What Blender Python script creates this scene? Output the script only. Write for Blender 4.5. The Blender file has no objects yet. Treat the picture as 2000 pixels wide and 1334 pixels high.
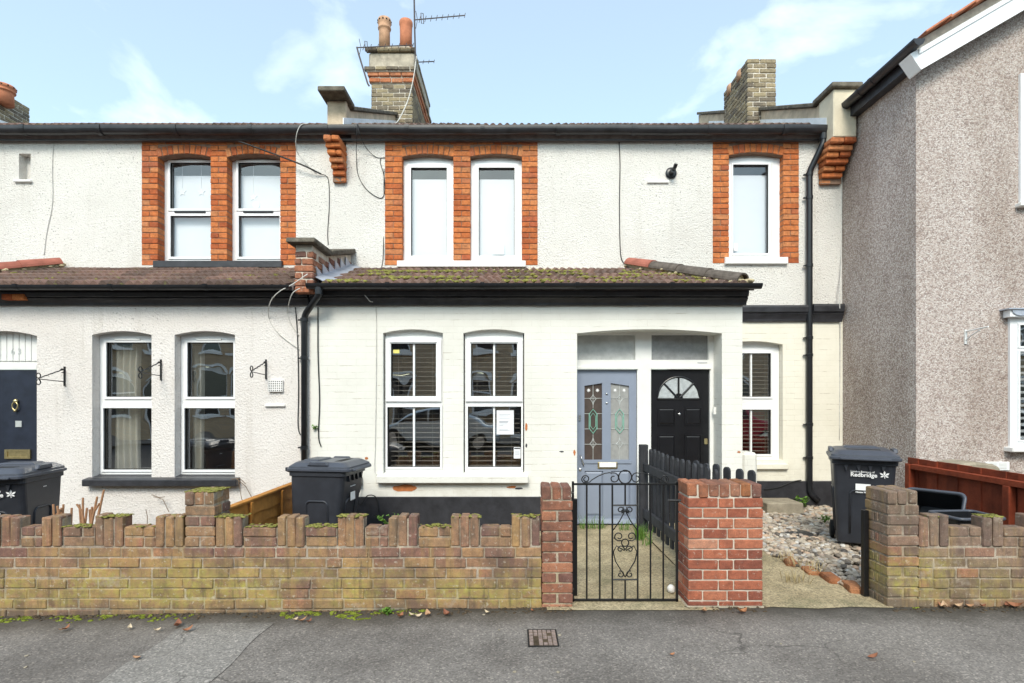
import bpy, bmesh, math, random
from mathutils import Vector, Matrix, noise
import numpy as np
R = math.radians
rnd = random.Random(7)
scene = bpy.context.scene
COL = scene.collection

# ------------------------------------------------------------------ camera, sky, sun, exposure
FPX = 1078.0            # focal length in pixels of the 2000 px wide photograph
CAM_Z = 1.5
cd = bpy.data.cameras.new('camera')
cam = bpy.data.objects.new('camera', cd); COL.objects.link(cam)
cam.location = (0, 0, CAM_Z); cam.rotation_euler = (R(90), 0, 0)
cd.sensor_width = 36; cd.lens = FPX/2000*36; cd.shift_y = 0.057; cd.clip_start = .05; cd.clip_end = 2000
scene.camera = cam

SUN_EL, SUN_AZ = 42, -8   # elevation; degrees to the right of straight behind the camera
world = bpy.data.worlds.new('World'); scene.world = world; world.use_nodes = True
nt = world.node_tree; nt.nodes.clear()
w_out = nt.nodes.new('ShaderNodeOutputWorld'); w_bg = nt.nodes.new('ShaderNodeBackground')
w_sky = nt.nodes.new('ShaderNodeTexSky'); w_sky.sky_type = 'NISHITA'; w_sky.sun_disc = False
w_sky.sun_elevation = R(SUN_EL); w_sky.sun_rotation = R(180 - SUN_AZ)
w_sky.air_density = 1.0; w_sky.dust_density = 1.6; w_sky.ozone_density = 1.4
w_tc = nt.nodes.new('ShaderNodeTexCoord'); w_map = nt.nodes.new('ShaderNodeMapping')
w_map.inputs['Scale'].default_value = (1.0, 1.0, 2.1); w_map.inputs['Location'].default_value = (.35, .2, .1)
w_n = nt.nodes.new('ShaderNodeTexNoise'); w_n.inputs['Scale'].default_value = 3.0; w_n.inputs['Detail'].default_value = 7
w_n.inputs['Roughness'].default_value = .55; w_n.inputs['Distortion'].default_value = .35
w_r = nt.nodes.new('ShaderNodeValToRGB')
w_r.color_ramp.elements[0].position = .54; w_r.color_ramp.elements[0].color = (.21, .21, .21, 1)
w_r.color_ramp.elements[1].position = .76; w_r.color_ramp.elements[1].color = (.70, .70, .70, 1)
w_mix = nt.nodes.new('ShaderNodeMix'); w_mix.data_type = 'RGBA'
w_mix.inputs[7].default_value = (6.6, 7.1, 7.4, 1)
nt.links.new(w_tc.outputs['Generated'], w_map.inputs[0]); nt.links.new(w_map.outputs[0], w_n.inputs['Vector'])
nt.links.new(w_n.outputs['Fac'], w_r.inputs[0]); nt.links.new(w_r.outputs[0], w_mix.inputs[0])
w_tint = nt.nodes.new('ShaderNodeMix'); w_tint.data_type = 'RGBA'; w_tint.blend_type = 'MULTIPLY'; w_tint.inputs[0].default_value = 1; w_tint.inputs[7].default_value = (.86, 1.03, .95, 1)
nt.links.new(w_sky.outputs[0], w_tint.inputs[6]); nt.links.new(w_tint.outputs[2], w_mix.inputs[6]); nt.links.new(w_mix.outputs[2], w_bg.inputs[0])
w_bg.inputs[1].default_value = 0.15
nt.links.new(w_bg.outputs[0], w_out.inputs[0])

sd = bpy.data.lights.new('sun', 'SUN'); sun = bpy.data.objects.new('sun', sd); COL.objects.link(sun)
sd.energy = 1.5; sd.angle = R(20); sd.color = (1, .92, .82)
el, az = R(SUN_EL), R(SUN_AZ)
sdir = Vector((math.cos(el)*math.sin(az), -math.cos(el)*math.cos(az), math.sin(el)))   # towards the sun
sun.rotation_euler = sdir.to_track_quat('Z', 'Y').to_euler(); sun.location = (2, -6, 14)

vs = scene.view_settings; vs.view_transform = 'Standard'; vs.look = 'None'; vs.gamma = 1; vs.use_curve_mapping = False
vs.exposure = 0.92
scene.cycles.use_denoising = True
scene.cycles.max_bounces = 8; scene.cycles.transparent_max_bounces = 12

# ------------------------------------------------------------------ helpers
YF, YB, YW, YR = 7.7, 6.4, 4.0, 6.3      # main facade, ground-floor front, garden wall, right-hand house front
def PX(px, Y): return (px - 1000.0)*Y/FPX
def PZ(py, Y): return CAM_Z - (py - 781.0)*Y/FPX
def P(px, py, Y): return Vector((PX(px, Y), Y, PZ(py, Y)))

def wmat(o):
    m = o.matrix_parent_inverse @ o.matrix_basis
    return wmat(o.parent) @ m if o.parent else o.matrix_basis.copy()
def adopt(o, parent):
    if parent is not None:
        o.parent = parent; o.matrix_parent_inverse = wmat(parent).inverted()
def tag(o, label, cat, group=None):
    o['label'] = label; o['category'] = cat
    if group: o['group'] = group
    return o
def kind(o, k): o['kind'] = k; return o
def thing(name, label, cat, loc, group=None):
    o = bpy.data.objects.new(name, None); COL.objects.link(o); o.location = loc; o.empty_display_size = .1
    return tag(o, label, cat, group)
def copy_tree(o, parent=None):
    c = o.copy(); COL.objects.link(c)
    if parent is not None: c.parent = parent
    for ch in o.children: copy_tree(ch, c)
    return c

class MB:
    def __init__(s): s.v = []; s.f = []
    def add(s, vs, fs):
        n = len(s.v); s.v += [tuple(v) for v in vs]; s.f += [tuple(i + n for i in f) for f in fs]; return s
    def quad(s, a, b, c, d): return s.add([a, b, c, d], [(0, 1, 2, 3)])
    def box(s, x0, x1, y0, y1, z0, z1):
        v = [(x0,y0,z0),(x1,y0,z0),(x1,y1,z0),(x0,y1,z0),(x0,y0,z1),(x1,y0,z1),(x1,y1,z1),(x0,y1,z1)]
        return s.add(v, [(0,3,2,1),(4,5,6,7),(0,1,5,4),(1,2,6,5),(2,3,7,6),(3,0,4,7)])
    def prism(s, poly, axis, a0, a1):
        """poly of 2-d points extruded along axis: 'x' -> (y,z), 'y' -> (x,z), 'z' -> (x,y)"""
        n = len(poly)
        def pt(p, a): return {'x': (a, p[0], p[1]), 'y': (p[0], a, p[1]), 'z': (p[0], p[1], a)}[axis]
        v = [pt(p, a0) for p in poly] + [pt(p, a1) for p in poly]
        f = [tuple(range(n))[::-1], tuple(range(n, 2*n))] + [(i, (i+1) % n, n + (i+1) % n, n + i) for i in range(n)]
        return s.add(v, f)
    def tube(s, pts, r, seg=8, closed=False, cap=True, radii=None):
        pts = [Vector(p) for p in pts]; n = len(pts); base = len(s.v)
        prev = None
        for i, p in enumerate(pts):
            if closed: t = (pts[(i+1) % n] - pts[i-1])
            else: t = pts[min(i+1, n-1)] - pts[max(i-1, 0)]
            if t.length < 1e-9: t = Vector((0, 0, 1))
            t.normalize()
            if prev is None:
                u = t.orthogonal().normalized()
            else:
                u = prev - t*prev.dot(t)
                if u.length < 1e-6: u = t.orthogonal()
                u.normalize()
            prev = u; w = t.cross(u); rr = radii[i] if radii else r
            for k in range(seg):
                a = 2*math.pi*k/seg
                s.v.append(tuple(p + u*math.cos(a)*rr + w*math.sin(a)*rr))
        m = n if closed else n - 1
        for i in range(m):
            j = (i+1) % n
            for k in range(seg):
                l = (k+1) % seg
                s.f.append((base+i*seg+k, base+i*seg+l, base+j*seg+l, base+j*seg+k))
        if cap and not closed:
            s.f.append(tuple(base+k for k in range(seg))[::-1]); s.f.append(tuple(base+(n-1)*seg+k for k in range(seg)))
        return s
    def lathe(s, prof, c, seg=20, axis='z'):
        base = len(s.v); n = len(prof)
        for r, h in prof:
            for k in range(seg):
                a = 2*math.pi*k/seg; x, y = r*math.cos(a), r*math.sin(a)
                s.v.append({'z': (c[0]+x, c[1]+y, c[2]+h), 'y': (c[0]+x, c[1]+h, c[2]+y), 'x': (c[0]+h, c[1]+x, c[2]+y)}[axis])
        for i in range(n-1):
            for k in range(seg):
                l = (k+1) % seg
                s.f.append((base+i*seg+k, base+i*seg+l, base+(i+1)*seg+l, base+(i+1)*seg+k))
        s.f.append(tuple(base+k for k in range(seg))[::-1]); s.f.append(tuple(base+(n-1)*seg+k for k in range(seg)))
        return s
    def build(s, name, mat, parent=None, smooth=False, bevel=0, seg=1):
        v = np.array(s.v, dtype=float)
        c = (v.min(0) + v.max(0))/2
        me = bpy.data.meshes.new(name); me.from_pydata((v - c).tolist(), [], s.f); me.update()
        if smooth:
            me.shade_smooth()
        me.materials.append(MATS[mat] if isinstance(mat, str) else mat)
        o = bpy.data.objects.new(name, me); COL.objects.link(o); o.location = c
        adopt(o, parent)
        if bevel:
            b = o.modifiers.new('bevel', 'BEVEL'); b.width = bevel; b.segments = seg; b.limit_method = 'ANGLE'; b.angle_limit = R(40)
        return o

def plate(mb, x0, x1, z0, z1, holes, y, depth, thick=None, top=None, seg=10, breaks=()):
    """a flat sheet facing -Y at y with openings (x0,x1,z0,z1,rise[,depth]) whose reveals run back"""
    top = top or (lambda x: z1)
    xs = {x0, x1} | {b for b in breaks if x0 < b < x1}
    def ztop(h, x):
        c, hw = (h[0]+h[1])/2, (h[1]-h[0])/2
        return h[3] + h[4]*max(0.0, 1 - ((x-c)/hw)**2)
    for h in holes:
        k = seg if h[4] else 1
        for i in range(k+1):
            x = h[0] + (h[1]-h[0])*i/k
            if x0 <= x <= x1: xs.add(x)
    xs = sorted(xs)
    for a, b in zip(xs, xs[1:]):
        if b - a < 1e-6: continue
        m = (a+b)/2
        hs = sorted([h for h in holes if h[0] < m < h[1]], key=lambda h: h[2])
        za, zb = z0, z0
        for h in hs:
            if h[2] - za > 1e-5: mb.quad((a, y, za), (b, y, zb), (b, y, h[2]), (a, y, h[2]))
            za, zb = ztop(h, a), ztop(h, b)
        ta, tb = top(a), top(b)
        if ta - za > 1e-5 or tb - zb > 1e-5: mb.quad((a, y, za), (b, y, zb), (b, y, tb), (a, y, ta))
    for h in holes:
        d = h[5] if len(h) > 5 else depth
        a, b, c, e = h[0], h[1], h[2], h[3]
        mb.quad((a, y, c), (a, y+d, c), (b, y+d, c), (b, y, c))
        mb.quad((a, y, c), (a, y, e), (a, y+d, e), (a, y+d, c))
        mb.quad((b, y, c), (b, y+d, c), (b, y+d, e), (b, y, e))
        k = seg if h[4] else 1
        for i in range(k):
            p, q = a + (b-a)*i/k, a + (b-a)*(i+1)/k
            mb.quad((p, y, ztop(h, p)), (q, y, ztop(h, q)), (q, y+d, ztop(h, q)), (p, y+d, ztop(h, p)))
    if thick:
        t = y + thick
        mb.quad((x0, y, z0), (x0, y, top(x0)), (x0, t, top(x0)), (x0, t, z0)); mb.quad((x1, y, z0), (x1, t, z0), (x1, t, top(x1)), (x1, y, top(x1)))
        mb.quad((x0, y, z0), (x0, t, z0), (x1, t, z0), (x1, y, z0)); mb.quad((x0, y, top(x0)), (x1, y, top(x1)), (x1, t, top(x1)), (x0, t, top(x0)))
    return mb

# ------------------------------------------------------------------ materials
MATS = {}
def new_mat(name):
    m = bpy.data.materials.new(name); m.use_nodes = True; MATS[name] = m
    t = m.node_tree; b = t.nodes['Principled BSDF']
    return m, t, b
def nd(t, typ, **kw):
    n = t.nodes.new(typ)
    for k, v in kw.items():
        if k.startswith('i_'): n.inputs[k[2:].replace('_', ' ')].default_value = v
        else: setattr(n, k, v)
    return n
def pos(t): return nd(t, 'ShaderNodeNewGeometry').outputs['Position']
def noise_n(t, vec, scale, detail=4, rough=.6, dist=0):
    n = nd(t, 'ShaderNodeTexNoise'); n.inputs['Scale'].default_value = scale; n.inputs['Detail'].default_value = detail
    n.inputs['Roughness'].default_value = rough; n.inputs['Distortion'].default_value = dist
    t.links.new(vec, n.inputs['Vector']); return n.outputs['Fac']
def ramp(t, fac, stops):
    r = nd(t, 'ShaderNodeValToRGB'); e = r.color_ramp.elements
    while len(e) < len(stops): e.new(.5)
    for x, (p, c) in zip(e, stops): x.position = p; x.color = (*c, 1) if len(c) == 3 else c
    t.links.new(fac, r.inputs[0]); return r.outputs[0]
def val(t, fac, a, b):                      # map a..b to 0..1, clamped
    n = nd(t, 'ShaderNodeMapRange'); n.inputs[1].default_value = a; n.inputs[2].default_value = b
    t.links.new(fac, n.inputs[0]); return n.outputs[0]
def mixc(t, fac, a, b, mode='MIX'):
    n = nd(t, 'ShaderNodeMix', data_type='RGBA', blend_type=mode)
    for s, x in ((0, fac), (6, a), (7, b)):
        if isinstance(x, (int, float)): n.inputs[s].default_value = x
        elif isinstance(x, tuple): n.inputs[s].default_value = (*x, 1) if len(x) == 3 else x
        else: t.links.new(x, n.inputs[s])
    return n.outputs[2]
def math_n(t, op, a, b=0.0):
    n = nd(t, 'ShaderNodeMath', operation=op)
    for i, x in enumerate((a, b)):
        if isinstance(x, (int, float)): n.inputs[i].default_value = x
        else: t.links.new(x, n.inputs[i])
    return n.outputs[0]
def bump(t, b, height, strength, dist=.01, prev=None):
    n = nd(t, 'ShaderNodeBump'); n.inputs['Strength'].default_value = strength; n.inputs['Distance'].default_value = dist
    t.links.new(height, n.inputs['Height'])
    if prev is not None: t.links.new(prev, n.inputs['Normal'])
    t.links.new(n.outputs[0], b.inputs['Normal']); return n.outputs[0]
def sep_z(t, vec):
    n = nd(t, 'ShaderNodeSeparateXYZ'); t.links.new(vec, n.inputs[0]); return n.outputs
def simple(name, col, rough=.6, var=.12, ns=6, bs=0, bst=.3, bd=.004, spec=.4, metal=0, rand=0, fine=0):
    m, t, b = new_mat(name); p = pos(t)
    dk = tuple(c*(1-var) for c in col); lt = tuple(min(1, c*(1+var)) for c in col)
    c = ramp(t, noise_n(t, p, ns, 5), [(.3, dk), (.7, lt)])
    if fine: c = mixc(t, fine, c, ramp(t, noise_n(t, p, 180, 2), [(.35, (.2, .2, .2)), (.65, (1, 1, 1))]), 'MULTIPLY')
    if rand:
        oi = nd(t, 'ShaderNodeObjectInfo').outputs['Random']
        c = mixc(t, 1.0, c, ramp(t, oi, [(0, (1-rand,)*3), (1, (1, 1, 1))]), 'MULTIPLY')
    t.links.new(c, b.inputs['Base Color'])
    b.inputs['Roughness'].default_value = rough; b.inputs['Specular IOR Level'].default_value = spec; b.inputs['Metallic'].default_value = metal
    if bs: bump(t, b, noise_n(t, p, bs, 4), bst, bd)
    return m

def roughcast(name, col, dark, speck, bd, scale):
    m, t, b = new_mat(name); p = pos(t)
    big = noise_n(t, p, 1.1, 5, .6)
    c = ramp(t, big, [(.3, dark), (.62, col)])
    fine = noise_n(t, p, scale, 5, .72)
    lump = nd(t, 'ShaderNodeTexVoronoi'); lump.inputs['Scale'].default_value = scale*.55; t.links.new(p, lump.inputs['Vector'])
    mask = math_n(t, 'MULTIPLY', val(t, noise_n(t, p, scale*.5, 2, .5), .63, .70), val(t, noise_n(t, p, 1.2, 3), .25, .75))
    c = mixc(t, math_n(t, 'MULTIPLY', mask, speck), c, (.16, .14, .12))
    # grime streaks
    mp = nd(t, 'ShaderNodeMapping'); mp.inputs['Scale'].default_value = (7, 7, .55); t.links.new(p, mp.inputs[0])
    st = val(t, noise_n(t, mp.outputs[0], 1.0, 5, .6), .56, .78)
    c = mixc(t, math_n(t, 'MULTIPLY', st, .30), c, (.42, .37, .31))
    t.links.new(c, b.inputs['Base Color']); b.inputs['Roughness'].default_value = .92; b.inputs['Specular IOR Level'].default_value = .15
    h = math_n(t, 'ADD', fine, math_n(t, 'MULTIPLY', lump.outputs['Distance'], .8))
    bump(t, b, h, .85, bd)
roughcast('render_upper', (.775, .745, .70), (.70, .665, .62), 1.0, .012, 88)
roughcast('render_lower', (.775, .73, .695), (.71, .66, .62), .6, .008, 84)

def painted_brick(name, col, dark):
    m, t, b = new_mat(name); p = pos(t)
    mp = nd(t, 'ShaderNodeMapping'); mp.inputs['Rotation'].default_value = (R(-90), 0, 0); t.links.new(p, mp.inputs[0])
    wob = nd(t, 'ShaderNodeVectorMath', operation='ADD')
    nz = nd(t, 'ShaderNodeTexNoise'); nz.inputs['Scale'].default_value = 5; t.links.new(p, nz.inputs['Vector'])
    sc = nd(t, 'ShaderNodeVectorMath', operation='SCALE'); sc.inputs['Scale'].default_value = .012; t.links.new(nz.outputs['Color'], sc.inputs[0])
    t.links.new(mp.outputs[0], wob.inputs[0]); t.links.new(sc.outputs[0], wob.inputs[1])
    br = nd(t, 'ShaderNodeTexBrick'); t.links.new(wob.outputs[0], br.inputs['Vector'])
    br.inputs['Scale'].default_value = 1; br.inputs['Brick Width'].default_value = .225; br.inputs['Row Height'].default_value = .076
    br.inputs['Mortar Size'].default_value = .0045; br.inputs['Mortar Smooth'].default_value = .8; br.offset = .5
    patch = val(t, noise_n(t, p, 1.6, 4), .40, .66)
    c = ramp(t, noise_n(t, p, 1.3, 6, .65), [(.3, dark), (.6, col)])
    joint = math_n(t, 'MULTIPLY', br.outputs['Fac'], math_n(t, 'MULTIPLY', patch, .20))
    c = mixc(t, joint, c, (.46, .41, .33))
    b2 = nd(t, 'ShaderNodeTexBrick'); t.links.new(wob.outputs[0], b2.inputs['Vector']); b2.inputs['Scale'].default_value = 1; b2.inputs['Brick Width'].default_value = 400.0
    b2.inputs['Row Height'].default_value = .076; b2.inputs['Mortar Size'].default_value = .0035; b2.inputs['Mortar Smooth'].default_value = .3
    m2 = nd(t, 'ShaderNodeMapping'); m2.inputs['Scale'].default_value = (3.2, 3.2, 13); t.links.new(p, m2.inputs[0])
    crack = math_n(t, 'MULTIPLY', b2.outputs['Fac'], val(t, noise_n(t, m2.outputs[0], 1.0, 4, .7), .56, .66))
    c = mixc(t, math_n(t, 'MULTIPLY', crack, .75), c, (.40, .33, .25))
    zz = sep_z(t, p)[2]
    spl = math_n(t, 'MULTIPLY', val(t, zz, .75, .30), val(t, noise_n(t, p, 6, 6, .7), .42, .66))
    c = mixc(t, math_n(t, 'MULTIPLY', spl, .35), c, (.42, .37, .28))
    chip = val(t, noise_n(t, p, 9, 6, .75), .72, .735)
    c = mixc(t, math_n(t, 'MULTIPLY', chip, .55), c, (.50, .36, .26))
    t.links.new(c, b.inputs['Base Color']); b.inputs['Roughness'].default_value = .62; b.inputs['Specular IOR Level'].default_value = .3
    h = math_n(t, 'SUBTRACT', math_n(t, 'MULTIPLY', noise_n(t, p, 26, 5, .65), .8), math_n(t, 'MULTIPLY', br.outputs['Fac'], .75))
    bump(t, b, h, .4, .006)
painted_brick('painted_brick', (.79, .775, .72), (.71, .69, .63))
painted_brick('painted_brick_cream', (.83, .795, .69), (.75, .71, .60))

def pebbledash():
    m, t, b = new_mat('pebbledash'); p = pos(t)
    v = nd(t, 'ShaderNodeTexVoronoi'); v.inputs['Scale'].default_value = 72; v.inputs['Randomness'].default_value = 1
    t.links.new(p, v.inputs['Vector'])
    s = nd(t, 'ShaderNodeSeparateColor'); t.links.new(v.outputs['Color'], s.inputs[0])
    c = ramp(t, s.outputs[0], [(0, (.17, .125, .115)), (.12, (.28, .205, .185)), (.3, (.47, .375, .335)), (.5, (.56, .475, .435)), (.75, (.645, .575, .54)), (1, (.76, .72, .69))])
    c = mixc(t, .30, c, (.50, .435, .395))
    gap = val(t, v.outputs['Distance'], .42, .75)
    c = mixc(t, math_n(t, 'MULTIPLY', gap, .6), c, (.30, .245, .215))
    mp = nd(t, 'ShaderNodeMapping'); mp.inputs['Scale'].default_value = (1.5, 1.5, .6); t.links.new(p, mp.inputs[0])
    st = ramp(t, noise_n(t, mp.outputs[0], 1.2, 5), [(.3, (.72, .68, .64)), (.6, (1, 1, 1))])
    c = mixc(t, 1.0, c, st, 'MULTIPLY')
    t.links.new(c, b.inputs['Base Color']); b.inputs['Roughness'].default_value = .85; b.inputs['Specular IOR Level'].default_value = .2
    bump(t, b, math_n(t, 'SUBTRACT', 1.0, v.outputs['Distance']), .7, .008)
pebbledash()

def brick_mat(name, stops, algae=0.0, zlo=.05, zhi=.45, soot=0.0, lich=0.0):
    m, t, b = new_mat(name); p = pos(t)
    oi = nd(t, 'ShaderNodeObjectInfo').outputs['Random']
    c = ramp(t, oi, stops)
    c = mixc(t, .75, c, ramp(t, noise_n(t, p, 22, 6, .7), [(.25, (.40, .36, .36)), (.5, (.92, .9, .88)), (.75, (1.4, 1.3, 1.15))]), 'MULTIPLY')
    c = mixc(t, .6, c, ramp(t, noise_n(t, p, 130, 3, .7), [(.3, (.55, .53, .5)), (.7, (1.2, 1.2, 1.2))]), 'MULTIPLY')
    z = sep_z(t, p)[2]
    if algae:
        zz = math_n(t, 'ADD', z, math_n(t, 'MULTIPLY', math_n(t, 'SUBTRACT', noise_n(t, p, 1.6, 4), .5), .5))
        band = math_n(t, 'MULTIPLY', val(t, zz, zhi, (zlo+zhi)/2), val(t, zz, zlo - .05, zlo + .06))
        fac = math_n(t, 'MULTIPLY', math_n(t, 'MULTIPLY', band, val(t, noise_n(t, p, 2.3, 4, .6), .30, .52)), val(t, noise_n(t, p, 17, 5, .75), .30, .64))
        c = mixc(t, math_n(t, 'MULTIPLY', fac, algae), c, mixc(t, noise_n(t, p, 14, 3), (.26, .245, .07), (.50, .43, .11)))
        topw = math_n(t, 'MULTIPLY', val(t, z, .36, .62), val(t, noise_n(t, p, 9, 5, .75), .38, .62))
        c = mixc(t, math_n(t, 'MULTIPLY', topw, .6), c, (.15, .125, .09))
        lum = math_n(t, 'MULTIPLY', val(t, noise_n(t, p, 1.5, 5, .65), .50, .64), .55)
        c = mixc(t, lum, c, (.15, .10, .08))
        low = val(t, zz, zlo + .04, zlo - .08)
        c = mixc(t, math_n(t, 'MULTIPLY', low, .65), c, (.13, .12, .085))
        # yellowish runs down the bricks
        mp = nd(t, 'ShaderNodeMapping'); mp.inputs['Scale'].default_value = (11, 11, .9); t.links.new(p, mp.inputs[0])
        run = val(t, noise_n(t, mp.outputs[0], 1, 4), .50, .66)
        c = mixc(t, math_n(t, 'MULTIPLY', run, .55), c, (.38, .25, .10))
        mq = nd(t, 'ShaderNodeMapping'); mq.inputs['Scale'].default_value = (23, 23, 2.2); mq.inputs['Location'].default_value = (3, 1, 2); t.links.new(p, mq.inputs[0])
        c = mixc(t, math_n(t, 'MULTIPLY', val(t, noise_n(t, mq.outputs[0], 1, 5, .7), .54, .70), .6), c, (.075, .065, .05))
        c = mixc(t, math_n(t, 'MULTIPLY', val(t, noise_n(t, p, 3.4, 6, .75), .60, .70), .55), c, (.42, .36, .29))
    if soot:
        c = mixc(t, math_n(t, 'MULTIPLY', val(t, noise_n(t, p, 5, 5, .7), .48, .7), soot), c, (.06, .05, .045))
    if lich:
        c = mixc(t, math_n(t, 'MULTIPLY', val(t, noise_n(t, p, 30, 4, .7), .60, .66), lich), c, (.55, .50, .42))
    t.links.new(c, b.inputs['Base Color']); b.inputs['Roughness'].default_value = .9; b.inputs['Specular IOR Level'].default_value = .2
    bump(t, b, math_n(t, 'ADD', noise_n(t, p, 60, 5, .7), math_n(t, 'MULTIPLY', noise_n(t, p, 220, 2), .5)), .6, .006)
brick_mat('garden_brick', [(0, (.21, .115, .105)), (.2, (.34, .18, .13)), (.4, (.40, .25, .14)), (.6, (.27, .15, .12)), (.8, (.50, .30, .15)), (1, (.40, .19, .13))], algae=1.0, zlo=.03, zhi=.42, soot=.5, lich=.5)
brick_mat('grey_wall_brick', [(0, (.20, .135, .115)), (.4, (.27, .19, .15)), (.8, (.33, .225, .165)), (1, (.40, .18, .125))], algae=.85, zlo=.05, zhi=.42, soot=.45, lich=.4)
brick_mat('red_brick', [(0, (.24, .085, .062)), (.3, (.36, .12, .075)), (.6, (.44, .155, .092)), (.85, (.50, .20, .12)), (1, (.54, .28, .19))], soot=.3, lich=.4)
brick_mat('weathered_red_brick', [(0, (.20, .105, .09)), (.4, (.30, .14, .095)), (.75, (.42, .17, .095)), (1, (.36, .21, .15))], soot=.6, lich=.4)
brick_mat('orange_brick', [(0, (.44, .115, .045)), (.3, (.56, .17, .058)), (.6, (.64, .225, .08)), (.85, (.60, .25, .11)), (1, (.48, .13, .06))], soot=.3, lich=.15)
brick_mat('stock_brick', [(0, (.18, .155, .125)), (.3, (.28, .235, .165)), (.6, (.38, .32, .21)), (.85, (.33, .27, .18)), (1, (.14, .12, .105))], soot=.55, lich=.3)
brick_mat('chimney_red_brick', [(0, (.48, .17, .08)), (1, (.55, .24, .13))], soot=.4, lich=.3)
brick_mat('edging_brick', [(0, (.36, .15, .07)), (1, (.46, .22, .11))], soot=.5)
brick_mat('mortar', [(0, (.46, .40, .33)), (1, (.54, .48, .40))], algae=.8, zlo=.03, zhi=.30, soot=.5)
simple('mortar_pale', (.58, .52, .44), .95, .2, 14, 90, .6, .006, .1)
simple('mortar_red', (.25, .165, .12), .95, .25, 14, 90, .6, .006, .1)
simple('mortar_grey', (.62, .57, .50), .95, .25, 10, 70, .6, .008, .1)

simple('white_upvc', (.86, .865, .87), .28, .02, 3, 0, spec=.5)
simple('white_gloss', (.80, .795, .77), .38, .05, 5, 40, .2, .003, spec=.5)
simple('white_sill', (.82, .80, .77), .55, .08, 7, 50, .3, .004)
simple('black_paint', (.030, .030, .035), .42, .35, 9, 30, .35, .006, .5)
simple('black_plastic', (.013, .014, .017), .30, .3, 5, 0, spec=.5)
simple('gutter_plastic', (.022, .021, .024), .36, .45, 7, 60, .15, .002, .5)
simple('black_iron', (.008, .008, .009), .38, .3, 30, 120, .3, .002, .5)
simple('navy_paint', (.017, .022, .038), .38, .3, 7, 25, .2, .003, .5)
simple('blue_paint', (.245, .282, .36), .42, .05, 4, 30, .12, .002, .45)
simple('blue_paint_panel', (.245, .282, .36), .42, .05, 4, 30, .12, .002, .45)
simple('black_door_paint', (.008, .008, .010), .30, .3, 6, 30, .1, .002, .5)
simple('brass', (.62, .50, .26), .32, .15, 30, 0, metal=.9)
simple('steel', (.62, .62, .62), .28, .1, 30, 0, metal=.95)
simple('lead_came', (.55, .57, .56), .4, .1, 20, 0, metal=.3)
simple('green_came', (.22, .46, .37), .4, .1, 20)
simple('fence_charcoal', (.040, .041, .047), .65, .35, 7, 60, .5, .004, .3, rand=.25)
simple('fence_orange', (.50, .215, .045), .75, .3, 8, 70, .5, .005, .25, rand=.25)
simple('fence_red', (.235, .045, .018), .72, .35, 7, 60, .5, .005, .3, rand=.35)
simple('concrete', (.38, .33, .25), .95, .25, 9, 90, .6, .006, .1, fine=.4)
simple('coping_stone', (.17, .15, .12), .95, .45, 12, 60, .8, .012, .1, fine=.4)
simple('parapet_render', (.55, .44, .32), .92, .30, 5, 40, .5, .01, .1)
simple('pier_render', (.68, .60, .46), .9, .16, 4, 40, .4, .01, .1)
simple('chimney_render', (.42, .37, .30), .95, .3, 7, 50, .6, .01, .1)
simple('lead_sheet', (.44, .47, .54), .45, .18, 7, 25, .5, .012, .5, metal=.3)
simple('white_flashing', (.78, .79, .80), .5, .1, 6, 25, .4, .01)
simple('terracotta', (.52, .20, .11), .8, .2, 9, 50, .4, .004, .2)
simple('terracotta_pale', (.50, .30, .19), .85, .25, 9, 50, .4, .004, .2)
simple('hip_tile_red', (.34, .12, .085), .85, .25, 9, 60, .4, .005, .2)
simple('hip_tile_dark', (.12, .10, .085), .9, .4, 14, 60, .5, .006, .2)
simple('hip_mortar', (.50, .42, .27), .95, .25, 14, 50, .8, .02, .1)
simple('bin_plastic', (.030, .033, .042), .42, .16, 9, 260, .25, .002, .45)
simple('bin_lid_plastic', (.062, .069, .088), .38, .14, 9, 260, .2, .002, .45)
simple('rubber', (.012, .012, .012), .8, .3, 20)
simple('white_print', (.82, .82, .82), .5, .02)
simple('paper', (.82, .83, .86), .7, .02)
simple('grey_print', (.35, .36, .40), .7, .05)
simple('dark_print', (.05, .05, .06), .6, .05)
simple('yellow_paper', (.80, .72, .20), .6, .03)
simple('cable_black', (.015, .015, .016), .5, .3, 20)
simple('cable_white', (.60, .58, .54), .5, .2, 20)
simple('aerial_metal', (.085, .070, .068), .45, .3, 20, metal=.5)
simple('room', (.32, .26, .20), .9, .2, 2)
simple('room_pale', (.42, .40, .37), .9, .1, 2)
simple('blind_slat', (.50, .45, .40), .5, .15, 9)
simple('blind_white', (.78, .79, .82), .6, .03, 2)
simple('blind_fabric', (.76, .78, .82), .8, .03, 2)
simple('curtain', (.74, .71, .64), .85, .08, 4)
simple('furniture', (.13, .065, .04), .5, .2, 5)
simple('red_cloth', (.42, .03, .06), .8, .2, 5)
simple('obscure_glass', (.48, .49, .48), .35, .18, 9, 60, .5, .006, .5)
simple('obscure_glass_dark', (.27, .275, .275), .3, .22, 12, 60, .5, .006, .5)
simple('fan_glass', (.44, .47, .48), .25, .2, 22, 80, .6, .006, .5)
simple('door_glass_dark', (.085, .066, .058), .14, .2, 12, 50, .2, .004, .6)
simple('door_glass_pale', (.33, .33, .32), .25, .14, 14, 60, .4, .005, .5)
simple('stem', (.36, .19, .10), .8, .2, 20)
simple('dry_twig', (.20, .14, .09), .9, .3, 20)
simple('leaf_green', (.10, .20, .025), .6, .35, 30)
simple('straw', (.40, .32, .17), .85, .25, 20)
simple('moss_bright', (.17, .20, .028), .95, .45, 25, 200, .6, .004, .1)
simple('moss_yellow', (.225, .215, .06), .95, .45, 25, 200, .6, .004, .1)
simple('soil', (.10, .075, .05), .95, .4, 9, 60, .8, .02, .1)
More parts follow.
